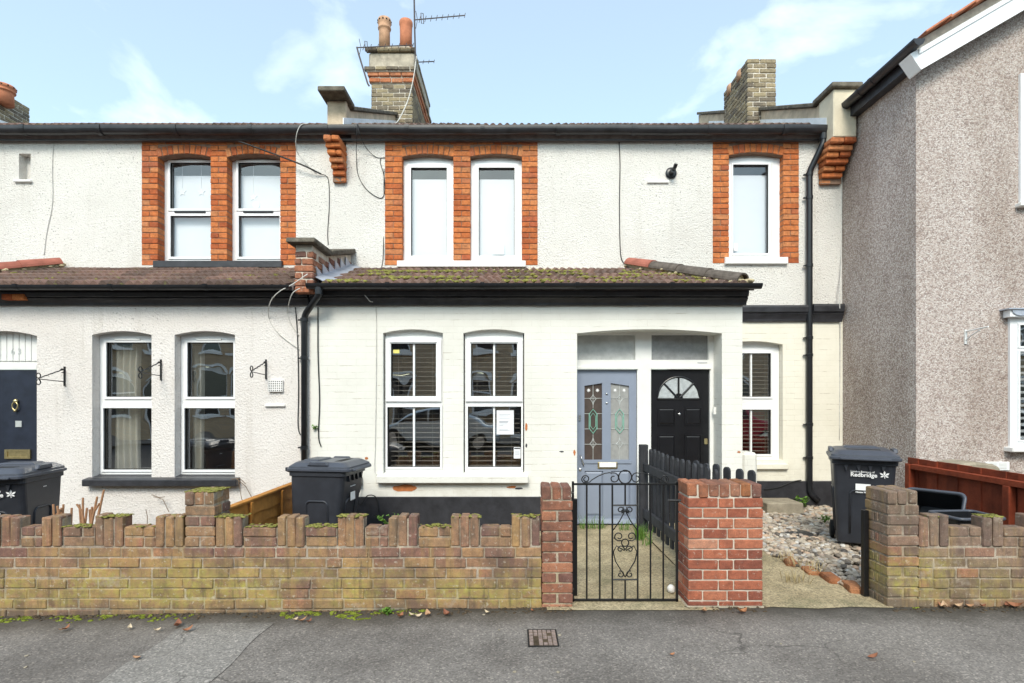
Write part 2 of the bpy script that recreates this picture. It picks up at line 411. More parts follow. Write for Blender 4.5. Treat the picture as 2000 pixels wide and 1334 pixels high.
simple('iron_cover', (.30, .23, .20), .8, .35, 30, 200, .5, .003, .3, metal=.3)
simple('kerb_stone', (.34, .32, .29), .9, .2, 9, 80, .4, .004)
simple('road_asphalt', (.055, .055, .057), .9, .3, 6, 180, .7, .006, .2)
simple('tarpaulin', (.02, .02, .022), .5, .3, 12)
simple('chip_orange', (.48, .17, .06), .9, .25, 20, 90, .5, .004)
simple('slate', (.12, .10, .095), .8, .3, 8, 40, .4, .005)

def asphalt(name, a, bcol, wet):
    m, t, b = new_mat(name); p = pos(t)
    big = noise_n(t, p, 1.3, 6, .62)
    c = ramp(t, big, [(.32, a), (.66, bcol)])
    v = nd(t, 'ShaderNodeTexVoronoi'); v.inputs['Scale'].default_value = 105; t.links.new(p, v.inputs['Vector'])
    s = nd(t, 'ShaderNodeSeparateColor'); t.links.new(v.outputs['Color'], s.inputs[0])
    c = mixc(t, .8, c, ramp(t, s.outputs[0], [(0, (.55, .54, .53)), (.5, (.94, .94, .94)), (.88, (1.2, 1.18, 1.16)), (1, (1.9, 1.85, 1.8))]), 'MULTIPLY')
    x, y, z = sep_z(t, p)[:3]
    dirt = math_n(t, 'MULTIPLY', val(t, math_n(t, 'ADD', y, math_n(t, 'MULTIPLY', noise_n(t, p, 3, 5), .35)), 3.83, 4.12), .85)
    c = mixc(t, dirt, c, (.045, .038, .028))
    cv_ = nd(t, 'ShaderNodeTexVoronoi', feature='DISTANCE_TO_EDGE'); cv_.inputs['Scale'].default_value = .8
    wv = nd(t, 'ShaderNodeVectorMath', operation='ADD'); nz = nd(t, 'ShaderNodeTexNoise'); nz.inputs['Scale'].default_value = 4; nz.inputs['Detail'].default_value = 5; t.links.new(p, nz.inputs['Vector'])
    sc_ = nd(t, 'ShaderNodeVectorMath', operation='SCALE'); sc_.inputs['Scale'].default_value = .22; t.links.new(nz.outputs['Color'], sc_.inputs[0]); t.links.new(p, wv.inputs[0]); t.links.new(sc_.outputs[0], wv.inputs[1]); t.links.new(wv.outputs[0], cv_.inputs['Vector'])
    crk = math_n(t, 'MULTIPLY', val(t, cv_.outputs['Distance'], .006, .001), val(t, noise_n(t, p, .9, 2), .45, .6))
    c = mixc(t, math_n(t, 'MULTIPLY', crk, .6), c, (.05, .045, .04))
    stn = val(t, noise_n(t, p, 2.6, 6, .7), .58, .72)
    c = mixc(t, math_n(t, 'MULTIPLY', stn, .35), c, (.075, .062, .052))
    t.links.new(c, b.inputs['Base Color'])
    t.links.new(ramp(t, noise_n(t, p, 1.1, 4), [(.35, (wet,)*3), (.6, (.9, .9, .9))]), b.inputs['Roughness'])
    b.inputs['Specular IOR Level'].default_value = .35
    bump(t, b, math_n(t, 'ADD', s.outputs[0], noise_n(t, p, 70, 3)), .55, .004)
asphalt('asphalt', (.135, .120, .107), (.245, .222, .200), .6)
asphalt('asphalt_patch', (.225, .208, .188), (.29, .27, .246), .75)

def path_concrete():
    m, t, b = new_mat('path_concrete'); p = pos(t)
    c = ramp(t, noise_n(t, p, 2.2, 6, .65), [(.3, (.27, .215, .125)), (.65, (.46, .38, .24))])
    v = nd(t, 'ShaderNodeTexVoronoi'); v.inputs['Scale'].default_value = 95; t.links.new(p, v.inputs['Vector'])
    s = nd(t, 'ShaderNodeSeparateColor'); t.links.new(v.outputs['Color'], s.inputs[0])
    c = mixc(t, .7, c, ramp(t, s.outputs[1], [(0, (.4, .38, .34)), (.5, (.95, .95, .95)), (1, (1.5, 1.45, 1.4))]), 'MULTIPLY')
    c = mixc(t, math_n(t, 'MULTIPLY', val(t, noise_n(t, p, 3.1, 5), .52, .72), .6), c, (.12, .12, .055))
    t.links.new(c, b.inputs['Base Color']); b.inputs['Roughness'].default_value = .9
    bump(t, b, s.outputs[1], .6, .005)
path_concrete()

def tile_mat():
    m, t, b = new_mat('roof_tile'); p = pos(t)
    oi = nd(t, 'ShaderNodeObjectInfo').outputs['Random']
    c = ramp(t, oi, [(0, (.13, .085, .070)), (.5, (.19, .12, .095)), (1, (.25, .15, .12))])
    c = mixc(t, .7, c, ramp(t, noise_n(t, p, 30, 5, .7), [(.3, (.45, .43, .40)), (.7, (1.2, 1.15, 1.1))]), 'MULTIPLY')
    c = mixc(t, math_n(t, 'MULTIPLY', val(t, noise_n(t, p, 13, 5, .7), .60, .68), .7), c, (.20, .20, .06))
    c = mixc(t, math_n(t, 'MULTIPLY', val(t, noise_n(t, p, 45, 3), .66, .7), .6), c, (.42, .40, .36))
    t.links.new(c, b.inputs['Base Color']); b.inputs['Roughness'].default_value = .9
    bump(t, b, noise_n(t, p, 90, 4), .5, .004)
tile_mat()

def pebble_mat():
    m, t, b = new_mat('pebble'); p = pos(t)
    a = nd(t, 'ShaderNodeAttribute'); a.attribute_name = 'tone'
    c = ramp(t, a.outputs['Fac'], [(0, (.08, .07, .065)), (.14, (.26, .21, .16)), (.35, (.44, .37, .29)), (.6, (.53, .46, .37)), (.75, (.52, .36, .25)), (.85, (.36, .34, .32)), (1, (.68, .65, .60))])
    c = mixc(t, .6, c, ramp(t, noise_n(t, p, 60, 4), [(.3, (.6, .58, .55)), (.7, (1.15, 1.15, 1.15))]), 'MULTIPLY')
    t.links.new(c, b.inputs['Base Color']); b.inputs['Roughness'].default_value = .6
pebble_mat()
def leaf_mat():
    m, t, b = new_mat('dead_leaf'); oi = nd(t, 'ShaderNodeObjectInfo').outputs['Random']
    c = ramp(t, oi, [(0, (.22, .08, .04)), (.35, (.36, .16, .07)), (.7, (.46, .30, .18)), (1, (.56, .46, .32))])
    t.links.new(c, b.inputs['Base Color']); b.inputs['Roughness'].default_value = .7
leaf_mat()

def glass(name, tint, refl):
    m = bpy.data.materials.new(name); m.use_nodes = True; MATS[name] = m; t = m.node_tree; t.nodes.clear()
    o = nd(t, 'ShaderNodeOutputMaterial'); mx = nd(t, 'ShaderNodeMixShader'); tr = nd(t, 'ShaderNodeBsdfTransparent'); gl = nd(t, 'ShaderNodeBsdfGlossy')
    tr.inputs[0].default_value = (*tint, 1); gl.inputs['Roughness'].default_value = 0.0
    fr = nd(t, 'ShaderNodeLayerWeight'); fr.inputs[0].default_value = .5
    f = math_n(t, 'ADD', math_n(t, 'MULTIPLY', math_n(t, 'POWER', fr.outputs['Facing'], 4.0), .6), refl)
    p = pos(t); nb = nd(t, 'ShaderNodeBump'); nb.inputs['Strength'].default_value = .09; nb.inputs['Distance'].default_value = .05
    t.links.new(noise_n(t, p, 2.2, 1), nb.inputs['Height']); t.links.new(nb.outputs[0], gl.inputs['Normal'])
    t.links.new(f, mx.inputs[0]); t.links.new(tr.outputs[0], mx.inputs[1]); t.links.new(gl.outputs[0], mx.inputs[2]); t.links.new(mx.outputs[0], o.inputs[0])
glass('window_glass', (.93, .95, .94), .44)
glass('window_glass_upper', (.95, .96, .96), .14)
# ------------------------------------------------------------------ bricks
_bricks = {}
def brick_mesh(sx, sy, sz, mat, name, bev):
    key = (round(sx/.004), round(sy/.004), round(sz/.004), mat, name, rnd.randrange(3))
    if key in _bricks: return _bricks[key]
    bm = bmesh.new(); bmesh.ops.create_cube(bm, size=1)
    for v in bm.verts: v.co = Vector((v.co.x*sx, v.co.y*sy, v.co.z*sz))
    bmesh.ops.bevel(bm, geom=list(bm.edges), offset=min(bev, sx*.2, sy*.2, sz*.2), segments=1, affect='EDGES', profile=.5)
    for v in bm.verts: v.co += Vector((rnd.uniform(-1, 1), rnd.uniform(-1, 1), rnd.uniform(-1, 1)))*bev*.32
    me = bpy.data.meshes.new(name); bm.to_mesh(me); bm.free(); me.materials.append(MATS[mat]); _bricks[key] = me
    return me
def brick(parent, x0, x1, y0, y1, z0, z1, mat, name='brick', roty=0, bev=.006, jit=.0012):
    o = bpy.data.objects.new(name, brick_mesh(x1-x0, y1-y0, z1-z0, mat, name, bev)); COL.objects.link(o)
    o.location = ((x0+x1)/2 + rnd.uniform(-1, 1)*jit, (y0+y1)/2 + rnd.uniform(-1, 1)*jit*2, (z0+z1)/2 + rnd.uniform(-1, 1)*jit)
    o.rotation_euler = (rnd.uniform(-1, 1)*.006, roty + rnd.uniform(-1, 1)*.006, rnd.uniform(-1, 1)*.006)
    adopt(o, parent); return o
def course(parent, x0, x1, y0, y1, z0, z1, mat, lengths, gap=.010, bev=.006):
    """one course of bricks from x0 to x1 with the given cycle of lengths"""
    x, i = x0, 0
    while x < x1 - .02:
        l = lengths[i % len(lengths)]; e = min(x + l, x1)
        if x1 - e < .035: e = x1
        brick(parent, x, e - (gap if e < x1 else 0), y0, y1, z0, z1, mat, bev=bev)
        x = e; i += 1

# ------------------------------------------------------------------ ground
def pave_z(x): return -.075*min(1, max(0, (.5 - x)/4.5))
g = MB().quad((-300, -300, -.22), (300, -300, -.22), (300, 300, -.22), (-300, 300, -.22)).build('ground', 'soil'); kind(g, 'structure')
mb = MB()
NX = 60
for i in range(NX):
    xa, xb = -15 + 30*i/NX, -15 + 30*(i+1)/NX
    mb.quad((xa, 1.6, pave_z(xa)), (xb, 1.6, pave_z(xb)), (xb, 4.06, pave_z(xb)), (xa, 4.06, pave_z(xa)))
kind(mb.build('pavement', 'asphalt'), 'structure')
mb = MB()
xs = [-2.25, -1.95, -1.64]
ys = [1.6 + .1*i for i in range(23)]
for j in range(len(ys)-1):
    for i in range(2):
        w = lambda x, y: x + .012*math.sin(y*9 + x*5)
        mb.quad(*[(w(xs[a], ys[b]), ys[b], pave_z(xs[a]) + .004) for a, b in ((i, j), (i+1, j), (i+1, j+1), (i, j+1))])
kind(mb.build('pavement_patch', 'asphalt_patch'), 'structure')
kind(MB().box(-15, 15, 1.45, 1.598, -.2, .0).build('kerb', 'kerb_stone', bevel=.015), 'structure')
kind(MB().quad((-40, -6, -.12), (40, -6, -.12), (40, 1.45, -.12), (-40, 1.45, -.12)).build('road', 'road_asphalt'), 'structure')
kind(MB().quad((-40, -9.6, -.02), (40, -9.6, -.02), (40, -6, -.02), (-40, -6, -.02)).build('far_pavement', 'asphalt'), 'structure')
kind(MB().quad((-7.4, 4.06, -.03), (.25, 4.06, -.03), (.25, 6.6, -.03), (-7.4, 6.6, -.03)).build('front_garden', 'soil'), 'structure')
# concrete paths: to the blue door, and on the far side of the picket fence
kind(MB().quad((.25, 3.93, .004), (1.48, 3.93, .004), (1.48, 6.8, -.02), (.25, 6.8, -.02)).build('path', 'path_concrete'), 'structure')
mb = MB()
pts = [(1.48, 3.99), (1.9, 3.985), (2.2, 3.955), (2.45, 3.99), (2.75, 3.97), (2.75, 4.4), (2.75, 5.6), (2.75, 6.8), (1.48, 6.8)]
mb.add([(x, y, .005) for x, y in pts], [tuple(range(len(pts)))])
kind(mb.build('side_path', 'path_concrete'), 'structure')
kind(MB().quad((2.3, 4.02, -.01), (12, 4.02, -.01), (12, 7.8, -.01), (2.3, 7.8, -.01)).build('gravel_bed', 'soil'), 'structure')

# ------------------------------------------------------------------ windows
def room(parent, x0, x1, y0, y1, z0, z1, mat='room'):
    mb = MB()
    mb.quad((x0, y1, z0), (x1, y1, z0), (x1, y1, z1), (x0, y1, z1)); mb.quad((x0, y0, z0), (x0, y1, z0), (x0, y1, z1), (x0, y0, z1))
    mb.quad((x1, y0, z0), (x1, y0, z1), (x1, y1, z1), (x1, y1, z0)); mb.quad((x0, y0, z0), (x1, y0, z0), (x1, y1, z0), (x0, y1, z0))
    mb.quad((x0, y0, z1), (x0, y1, z1), (x1, y1, z1), (x1, y0, z1))
    return mb.build('room', mat, parent)
def window(parent, Yf, x0, x1, z0, z1, crown, panes, glassm='window_glass', bars=(), sash=.03, fmat='white_upvc', slots=()):
    """a frame filling x0..x1, z0..z1 at Yf; panes (x0,x1,z0,z1) in metres; a filler board up to the crown of the arch"""
    mb = plate(MB(), x0, x1, z0, z1, [(*p, 0) for p in panes], Yf, .05, thick=.07)
    for p in panes:                          # each light has its own slightly proud sash
        s = min(sash, (p[0]-x0)*.8, (x1-p[1])*.8) if sash else 0
        if s > .006: plate(mb, p[0]-s, p[1]+s, p[2]-s, p[3]+s, [(*p, 0)], Yf - .016, .06, thick=.02)
    w = mb.build('window', fmat, parent)
    for p in panes:
        y = Yf + .035
        MB().quad((p[0]-.01, y, p[2]-.01), (p[1]+.01, y, p[2]-.01), (p[1]+.01, y, p[3]+.01), (p[0]-.01, y, p[3]+.01)).build('pane', glassm, w)
        gk = MB(); plate(gk, p[0]-.001, p[1]+.001, p[2]-.001, p[3]+.001, [(p[0]+.006, p[1]-.006, p[2]+.006, p[3]-.006, 0)], Yf + .012, .02)
        gk.build('gasket', 'rubber', w)
    for bx, i in bars:
        p = panes[i]; MB().box(bx-.011, bx+.011, Yf + .012, Yf + .05, p[2], p[3]).build('glazing_bar', fmat, w)
    for (sx0, sx1, sz, m) in slots:
        MB().box(sx0, sx1, Yf - .024, Yf - .001, sz - .012, sz + .012).build('trickle_vent', m, w, bevel=.003)
    if crown > z1:
        MB().box(x0, x1, Yf + .012, Yf + .06, z1 + .001, crown + .03).build('head_board', 'white_gloss', w)
    return w
def px_panes(Y, lst): return [(PX(a, Y), PX(b, Y), PZ(d, Y), PZ(c, Y)) for a, b, c, d in lst]

# ------------------------------------------------------------------ the three buildings (roots)
house_l = thing('terraced_house', 'white rough rendered house with dark navy front door numbered 63', 'house', (-5, YF, 0))
house_m = thing('terraced_house', 'cream painted brick house with blue and black front doors side by side', 'house', (1, YF, 0))
house_r = thing('gabled_house', 'beige pebbledashed gabled house with white bargeboard', 'house', (8, YR, 0))
XP = -2.335                                  # party wall between the two terraced houses
XE = 4.607                                   # end of the terrace, side wall of the gabled house
XL = -12.5
ZT = 5.32
Z_EAVE = 5.19

# ---- upper walls
def px_rect(a, b, c, d, Y): return (PX(a, Y), PX(b, Y), PZ(d, Y), PZ(c, Y))
SUR_L = px_rect(277, 578, 268, 518, YF); SUR_M = px_rect(752, 1050, 268, 518, YF); SUR_R = px_rect(1392, 1560, 268, 514, YF)
vent_hole = px_rect(37, 60, 300, 352, YF)
wl = plate(MB(), XL, XP, 2.5, ZT, [(*SUR_L, 0, .02), (*vent_hole, 0, .12)], YF, .12)
wl.quad((XL, YF, -.15), (-7.32, YF, -.15), (-7.32, YF, 2.5), (XL, YF, 2.5))
upper_l = wl.build('upper_wall', 'render_upper', house_l)
wm = plate(MB(), XP, XE, 2.66, ZT, [(*SUR_M, 0, .02), (*SUR_R, 0, .02)], YF, .12)
upper_m = wm.build('upper_wall', 'render_upper', house_m)

# ---- brick window surrounds with their windows
def surround(house, rect, openings, crown_px, spring_px, sill_px, set_back, wall_y=YF):
    """rect: outer rectangle; openings: [(px0, px1)]; bricks in piers between them, soldier arches over them"""
    x0, x1, z0, z1 = rect
    ops = [(PX(a, wall_y), PX(b, wall_y)) for a, b in openings]
    zs, zc, zb = PZ(spring_px, wall_y), PZ(crown_px, wall_y), PZ(sill_px, wall_y)
    yf = wall_y - .006
    core = plate(MB(), x0, x1, z0, z1, [(a, b, zb, zs, zc - zs, .2) for a, b in ops], wall_y + .004, .2)
    s = core.build('window_surround', 'mortar_red', house)
    edges = [x0] + [v for o in ops for v in o] + [x1]
    ch = .0762
    n = int((z1 - z0)/ch) + 1
    for k in range(0, len(edges), 2):
        a, b = edges[k], edges[k+1]
        left_open, right_open = k > 0, k < len(edges) - 2
        for i in range(n):
            za = z0 + i*ch; zt = min(za + ch - .009, z1)
            if zt - za < .02: continue
            a2, b2 = a - (.004 if left_open else 0), b + (.004 if right_open else 0)
            cuts = [a2, b2] if i % 2 == 0 else [a2, (a2+b2)/2 + rnd.uniform(-.006, .006), b2]
            for u, v in zip(cuts, cuts[1:]):
                brick(s, u, v - (.008 if v < b2 else 0), yf, wall_y + .19, za, zt, 'orange_brick', bev=.005)
    for (a, b) in ops:                        # soldier arch
        m = 10; hw = (b-a)/2; c = (a+b)/2; rise = zc - zs
        rad = (hw*hw + rise*rise)/(2*rise); cz = zc - rad
        th = math.asin(hw/rad)
        for i in range(m):
            t = -th + 2*th*(i + .5)/m
            r0, r1 = rad + .003, min(rad + .125, rad + (z1 - zc) + .03)
            w = 2*th*rad/m - .007
            rm = (r0+r1)/2; px_, pz_ = c + rm*math.sin(t), cz + rm*math.cos(t)
            brick(s, px_-w/2, px_+w/2, yf, wall_y + .16, pz_-(r1-r0)/2, pz_+(r1-r0)/2, 'orange_brick', roty=t, bev=.005)
        zt = zc + .135                        # the course above the arch
        while zt < z1 - .03:
            course(s, a, b, yf + .002, wall_y + .1, zt, min(zt + ch - .009, z1), 'orange_brick', [.11, .225]); zt += ch
    return s, ops, zs, zc, zb

# left house, first floor: two windows
_, ops, zs, zc, zb = surround(house_l, SUR_L, [(308, 412), (443, 548)], 300.5, 307.5, 512, .15)
Yf = YF + .15
for i, ((a, b), pn) in enumerate(zip(ops, [[(333, 417, 318, 408), (334, 414, 422, 502)], [(466, 549, 318, 408), (467, 547, 422, 502)]])):
    sl = px_rect(342, 402, 412, 417, Yf) if i == 0 else px_rect(476, 534, 412, 417, Yf)
    w = window(house_l, Yf, a + .003, b - .003, zb, PZ(316, Yf) + .02, zc, px_panes(Yf, pn), 'window_glass_upper', slots=[(sl[0], sl[1], (sl[2]+sl[3])/2, 'black_plastic')])
    room(house_l, a - .1, b + .1, Yf + .09, Yf + 1.6, zb - .1, zc, 'room_pale')
    pz = px_panes(Yf, pn)
    bl = MB().box(a + .075, b - .02, Yf + .10, Yf + .108, zb + .03, PZ(338, Yf)).build('roller_blind', 'blind_fabric')
    tag(bl, ['pale blind with a hanging star behind the window nearer the vent', 'pale blind with a paper disc behind the window nearer the corbel'][i], 'blind')
# sill and decorations
mb = MB(); a = px_rect(298, 550, 509, 522, YF - .06)
mb.prism([(YF - .06, a[2]), (YF + .16, a[2]), (YF + .16, a[3] + .03), (YF - .06, a[3])], 'x', a[0], a[1])
mb.build('window_sill', 'black_paint', house_l, bevel=.006)
def star(c, r, name='star', mat='paper', n=5, inner=.45, th=.004):
    pts = []
    for i in range(2*n):
        t = math.pi/2 + math.pi*i/n; q = r if i % 2 == 0 else r*inner
        pts.append((c[0] + q*math.cos(t), c[2] + q*math.sin(t)))
    return MB().prism(pts, 'y', c[1], c[1] + th)
for px, py, lab, up in ((393, 375, 'paper star hanging on a thread inside the right of the paired star windows', 318), (356, 375, 'faint paper star hanging beside the window frame edge', 318), (495, 385, 'paper star hanging above the white paper disc', 318)):
    y = Yf + .0935; o = star(P(px, py, y), .062).build('paper_star', 'white_print')
    top = P(px, up, y); MB().tube([P(px, py - 8, y), (top.x, y + .002, top.z)], .0025, 4).build('thread', 'white_print', o)
    tag(o, {393: 'white paper star hung at the pier side of its window', 356: 'white paper star hung at the dark frame side of its window', 495: 'white paper star hung above a round paper disc'}[px], 'star')
o = MB().lathe([(.055, 0), (.055, .004)], P(500, 400, Yf + .0935), 20, 'y').build('paper_disc', 'white_print'); tag(o, 'round white paper disc hung under a star in the window', 'decoration')

# middle house, first floor: a pair and a single
_, ops, zs, zc, zb = surround(house_m, SUR_M, [(785, 886), (918, 1020)], 301, 307, 512, .11)
Yf = YF + .10
for i, ((a, b), pn) in enumerate(zip(ops, [[(803, 873, 328, 500)], [(935, 1005, 328, 500)]])):
    window(house_m, Yf, a + .003, b - .003, zb, PZ(317, Yf) + .02, zc, px_panes(Yf, pn), 'window_glass_upper', sash=.055)
    room(house_m, a - .05, b + .05, Yf + .09, Yf + 1.6, zb - .1, zc, 'room_pale')
    q = px_panes(Yf, pn)[0]
    bl = MB().box(q[0] - .04, q[1] + .04, Yf + .10, Yf + .108, zb + .03, PZ(345, Yf)).build('roller_blind', 'blind_fabric')
    tag(bl, ['white roller blind behind the left of the paired windows above the bay', 'white roller blind with a card propped before it, paired window above the bay'][i], 'blind')
    if i == 1:
        c = px_rect(962, 985, 474, 497, Yf + .07); tag(MB().box(c[0], c[1], Yf + .07, Yf + .075, c[2], c[3]).build('window_card', 'white_print'), 'small white card propped inside the upper window', 'card')
a = px_rect(775, 1027, 509, 521, YF - .05)
MB().prism([(YF - .05, a[2]), (YF + .11, a[2]), (YF + .11, a[3] + .03), (YF - .05, a[3])], 'x', a[0], a[1]).build('window_sill', 'white_sill', house_m, bevel=.006)

_, ops, zs, zc, zb = surround(house_m, SUR_R, [(1423, 1530)], 297.5, 304.5, 506, .11)
a, b = ops[0]
pn = [(1431, 1500, 322, 495)]
window(house_m, Yf, a + .003, b - .003, zb, PZ(312, Yf) + .02, zc, px_panes(Yf, pn), 'window_glass_upper', sash=.022)
MB().box(PX(1506, Yf), PX(1509, Yf), Yf - .012, Yf - .002, zb + .02, PZ(318, Yf)).build('frame_joint', 'white_gloss', house_m)
room(house_m, a - .05, b + .05, Yf + .09, Yf + 1.6, zb - .1, zc, 'room_pale')
q = px_panes(Yf, pn)[0]
tag(MB().box(q[0] - .02, q[1] + .04, Yf + .10, Yf + .108, zb + .03, PZ(337, Yf)).build('roller_blind', 'blind_fabric'), 'white roller blind behind the single upper window by the downpipe', 'blind')
s_ = px_rect(1433, 1441, 475, 490, Yf + .03); tag(MB().box(s_[0], s_[1], Yf + .028, Yf + .031, s_[2], s_[3]).build('window_sticker', 'white_print'), 'small white sticker on the single upper window', 'sticker')
a = px_rect(1417, 1540, 502, 515, YF - .05)
MB().prism([(YF - .05, a[2]), (YF + .11, a[2]), (YF + .11, a[3] + .02), (YF - .05, a[3])], 'x', a[0], a[1]).build('window_sill', 'white_sill', house_m, bevel=.006)

# vents, ledges and the flue on the upper wall
MB().box(vent_hole[0] - .05, vent_hole[1] + .03, YF - .04, YF + .02, vent_hole[2] - .035, vent_hole[2] - .002).build('vent_ledge', 'white_sill', house_l, bevel=.006)
def airbrick(parent, rect, y, nx, nz, mat):
    x0, x1, z0, z1 = rect; hs = []
    for i in range(nx):
        for j in range(nz):
            cx, cz = x0 + (x1-x0)*(i+.5)/nx, z0 + (z1-z0)*(j+.5)/nz; w, h = (x1-x0)/nx*.27, (z1-z0)/nz*.27
            hs.append((cx-w, cx+w, cz-h, cz+h, 0))
    o = plate(MB(), x0, x1, z0, z1, hs, y, .03, thick=.03).build('air_vent', mat, parent)
    MB().box(x0 + .002, x1 - .002, y + .014, y + .028, z0 + .002, z1 - .002).build('vent_back', 'rubber', o)
    return o
airbrick(house_l, (vent_hole[0] + .1, vent_hole[1] - .001, vent_hole[2], vent_hole[3] - .05), YF + .085, 3, 9, 'white_sill')
MB().box(vent_hole[0], vent_hole[1], YF + .118, YF + .13, vent_hole[2], vent_hole[3]).build('vent_recess', 'render_upper', house_l)
a = px_rect(1264, 1306, 352, 357, YF - .02); MB().box(a[0], a[1], YF - .03, YF + .01, a[2], a[3]).build('vent_ledge', 'white_sill', house_m, bevel=.004)
c = P(1310, 339, YF)
fl = MB().lathe([(.075, .0), (.078, -.02), (.06, -.03), (.036, -.035), (.033, -.12), (.036, -.122), (.036, -.13)], c, 20, 'y').build('boiler_flue', 'black_plastic', house_m, smooth=False)
MB().tube([c + Vector((0, -.10, 0)), c + Vector((.01, -.16, .02)), c + Vector((.02, -.19, .055))], .026, 12).build('flue_elbow', 'black_plastic', fl)

# ---- main roof, fascia, gutter
PITCH = R(26.3); Y_E, Y_RIDGE = 7.55, 12.8
def roof_z(y): return Z_EAVE + .06 + (y - Y_E)*math.tan(PITCH)
def wave_tile(name, w, l, waves, amp, thick, mat):
    mb = MB(); n = waves*8
    top, bot = [], []
    for i in range(n+1):
        x = -w/2 + w*i/n; t = (i/n*waves) % 1.0
        h = amp*(.5 - .5*math.cos(2*math.pi*t))**.8
        top.append((x, h))
    for (x, h) in top: mb.v.append((x, 0, h + thick))
    for (x, h) in top: mb.v.append((x, l, h + thick))
    for (x, h) in top: mb.v.append((x, 0, h*.55))
    m = n + 1
    for i in range(n):
        mb.f.append((i, i+1, m+i+1, m+i)); mb.f.append((2*m+i, 2*m+i+1, i+1, i))
    mb.f.append((0, m, 2*m)); mb.f.append((n, 3*m-1, 2*m-1))
    me = bpy.data.meshes.new(name); me.from_pydata(mb.v, [], mb.f); me.materials.append(MATS[mat]); return me
tile_me = wave_tile('tile', .298, .37, 3, .034, .030, 'roof_tile')
def main_roof(house, xa, xb):
    poly = [(Y_E + .03, Z_EAVE - .02), (Y_RIDGE, roof_z(Y_RIDGE) - .08), (2*Y_RIDGE - Y_E, Z_EAVE), (2*Y_RIDGE - Y_E, Z_EAVE - .2), (YF + .02, Z_EAVE - .06), (YF + .02, Z_EAVE - .10), (Y_E + .08, Z_EAVE - .10)]
    r = MB().prism(poly, 'x', xa, xb).build('main_roof', 'slate', house)
    x = xa + .15
    while x < xb - .05:
        for row in range(2):
            o = bpy.data.objects.new('tile', tile_me); COL.objects.link(o)
            y = Y_E - .03 + row*.32*math.cos(PITCH)
            o.location = (x, y, roof_z(y) - .03 + rnd.uniform(-.004, .004)); o.rotation_euler = (PITCH - R(1.5), 0, 0); adopt(o, r)
        x += .3
    return r
main_roof(house_l, XL, XP - .12); main_roof(house_m, XP + .12, XE - .36)
def fascia(house, xa, xb, gx0, gx1):
    GY, GZ = 7.545, 5.20
    f = MB().box(xa, xb, 7.622, 7.642, 5.085, 5.235).build('fascia_board', 'black_paint', house)
    MB().box(xa, xb, 7.642, YF - .002, 5.092, 5.104).build('soffit', 'black_paint', f)
    n = max(8, int((gx1-gx0)/.35)); prof = [(GY - .068, GZ + .030)]
    for i in range(13):
        t = math.pi*i/12; prof.append((GY - .068*math.cos(t), GZ - .075*math.sin(t)))
    prof.append((GY + .068, GZ + .030))
    inner = [(y + (.006 if y < GY else -.006), z + (.006 if z < GZ + .02 else 0)) for y, z in prof]
    ring = prof + inner[::-1]; k = len(ring); gt = MB()
    for i in range(n+1):                       # the run sags a little between its brackets
        x = gx0 + (gx1-gx0)*i/n; dz = .006*math.sin(x*2.1) + .004*math.sin(x*5.3)
        gt.v += [(x, y + dz*.5, z + dz) for y, z in ring]
    for i in range(n):
        for j in range(k): l = (j+1) % k; gt.f.append((i*k+j, (i+1)*k+j, (i+1)*k+l, i*k+l))
    gut = gt.build('gutter', 'gutter_plastic', house)
    MB().prism(prof, 'x', gx1 - .008, gx1 + .004).build('gutter_end', 'gutter_plastic', gut)
    big = [(GY + (y - GY)*1.12, GZ + (z - GZ)*1.12) for y, z in prof]
    x = gx0 + .7
    while x < gx1:
        MB().prism(big, 'x', x - .03, x + .03).build('gutter_union', 'gutter_plastic', gut); x += 1.03
    return gut
fascia(house_l, XL, XP - .12, XL, XP + .2); fascia(house_m, XP - .118, XE - .32, XP + .205, PX(1622, 7.5))

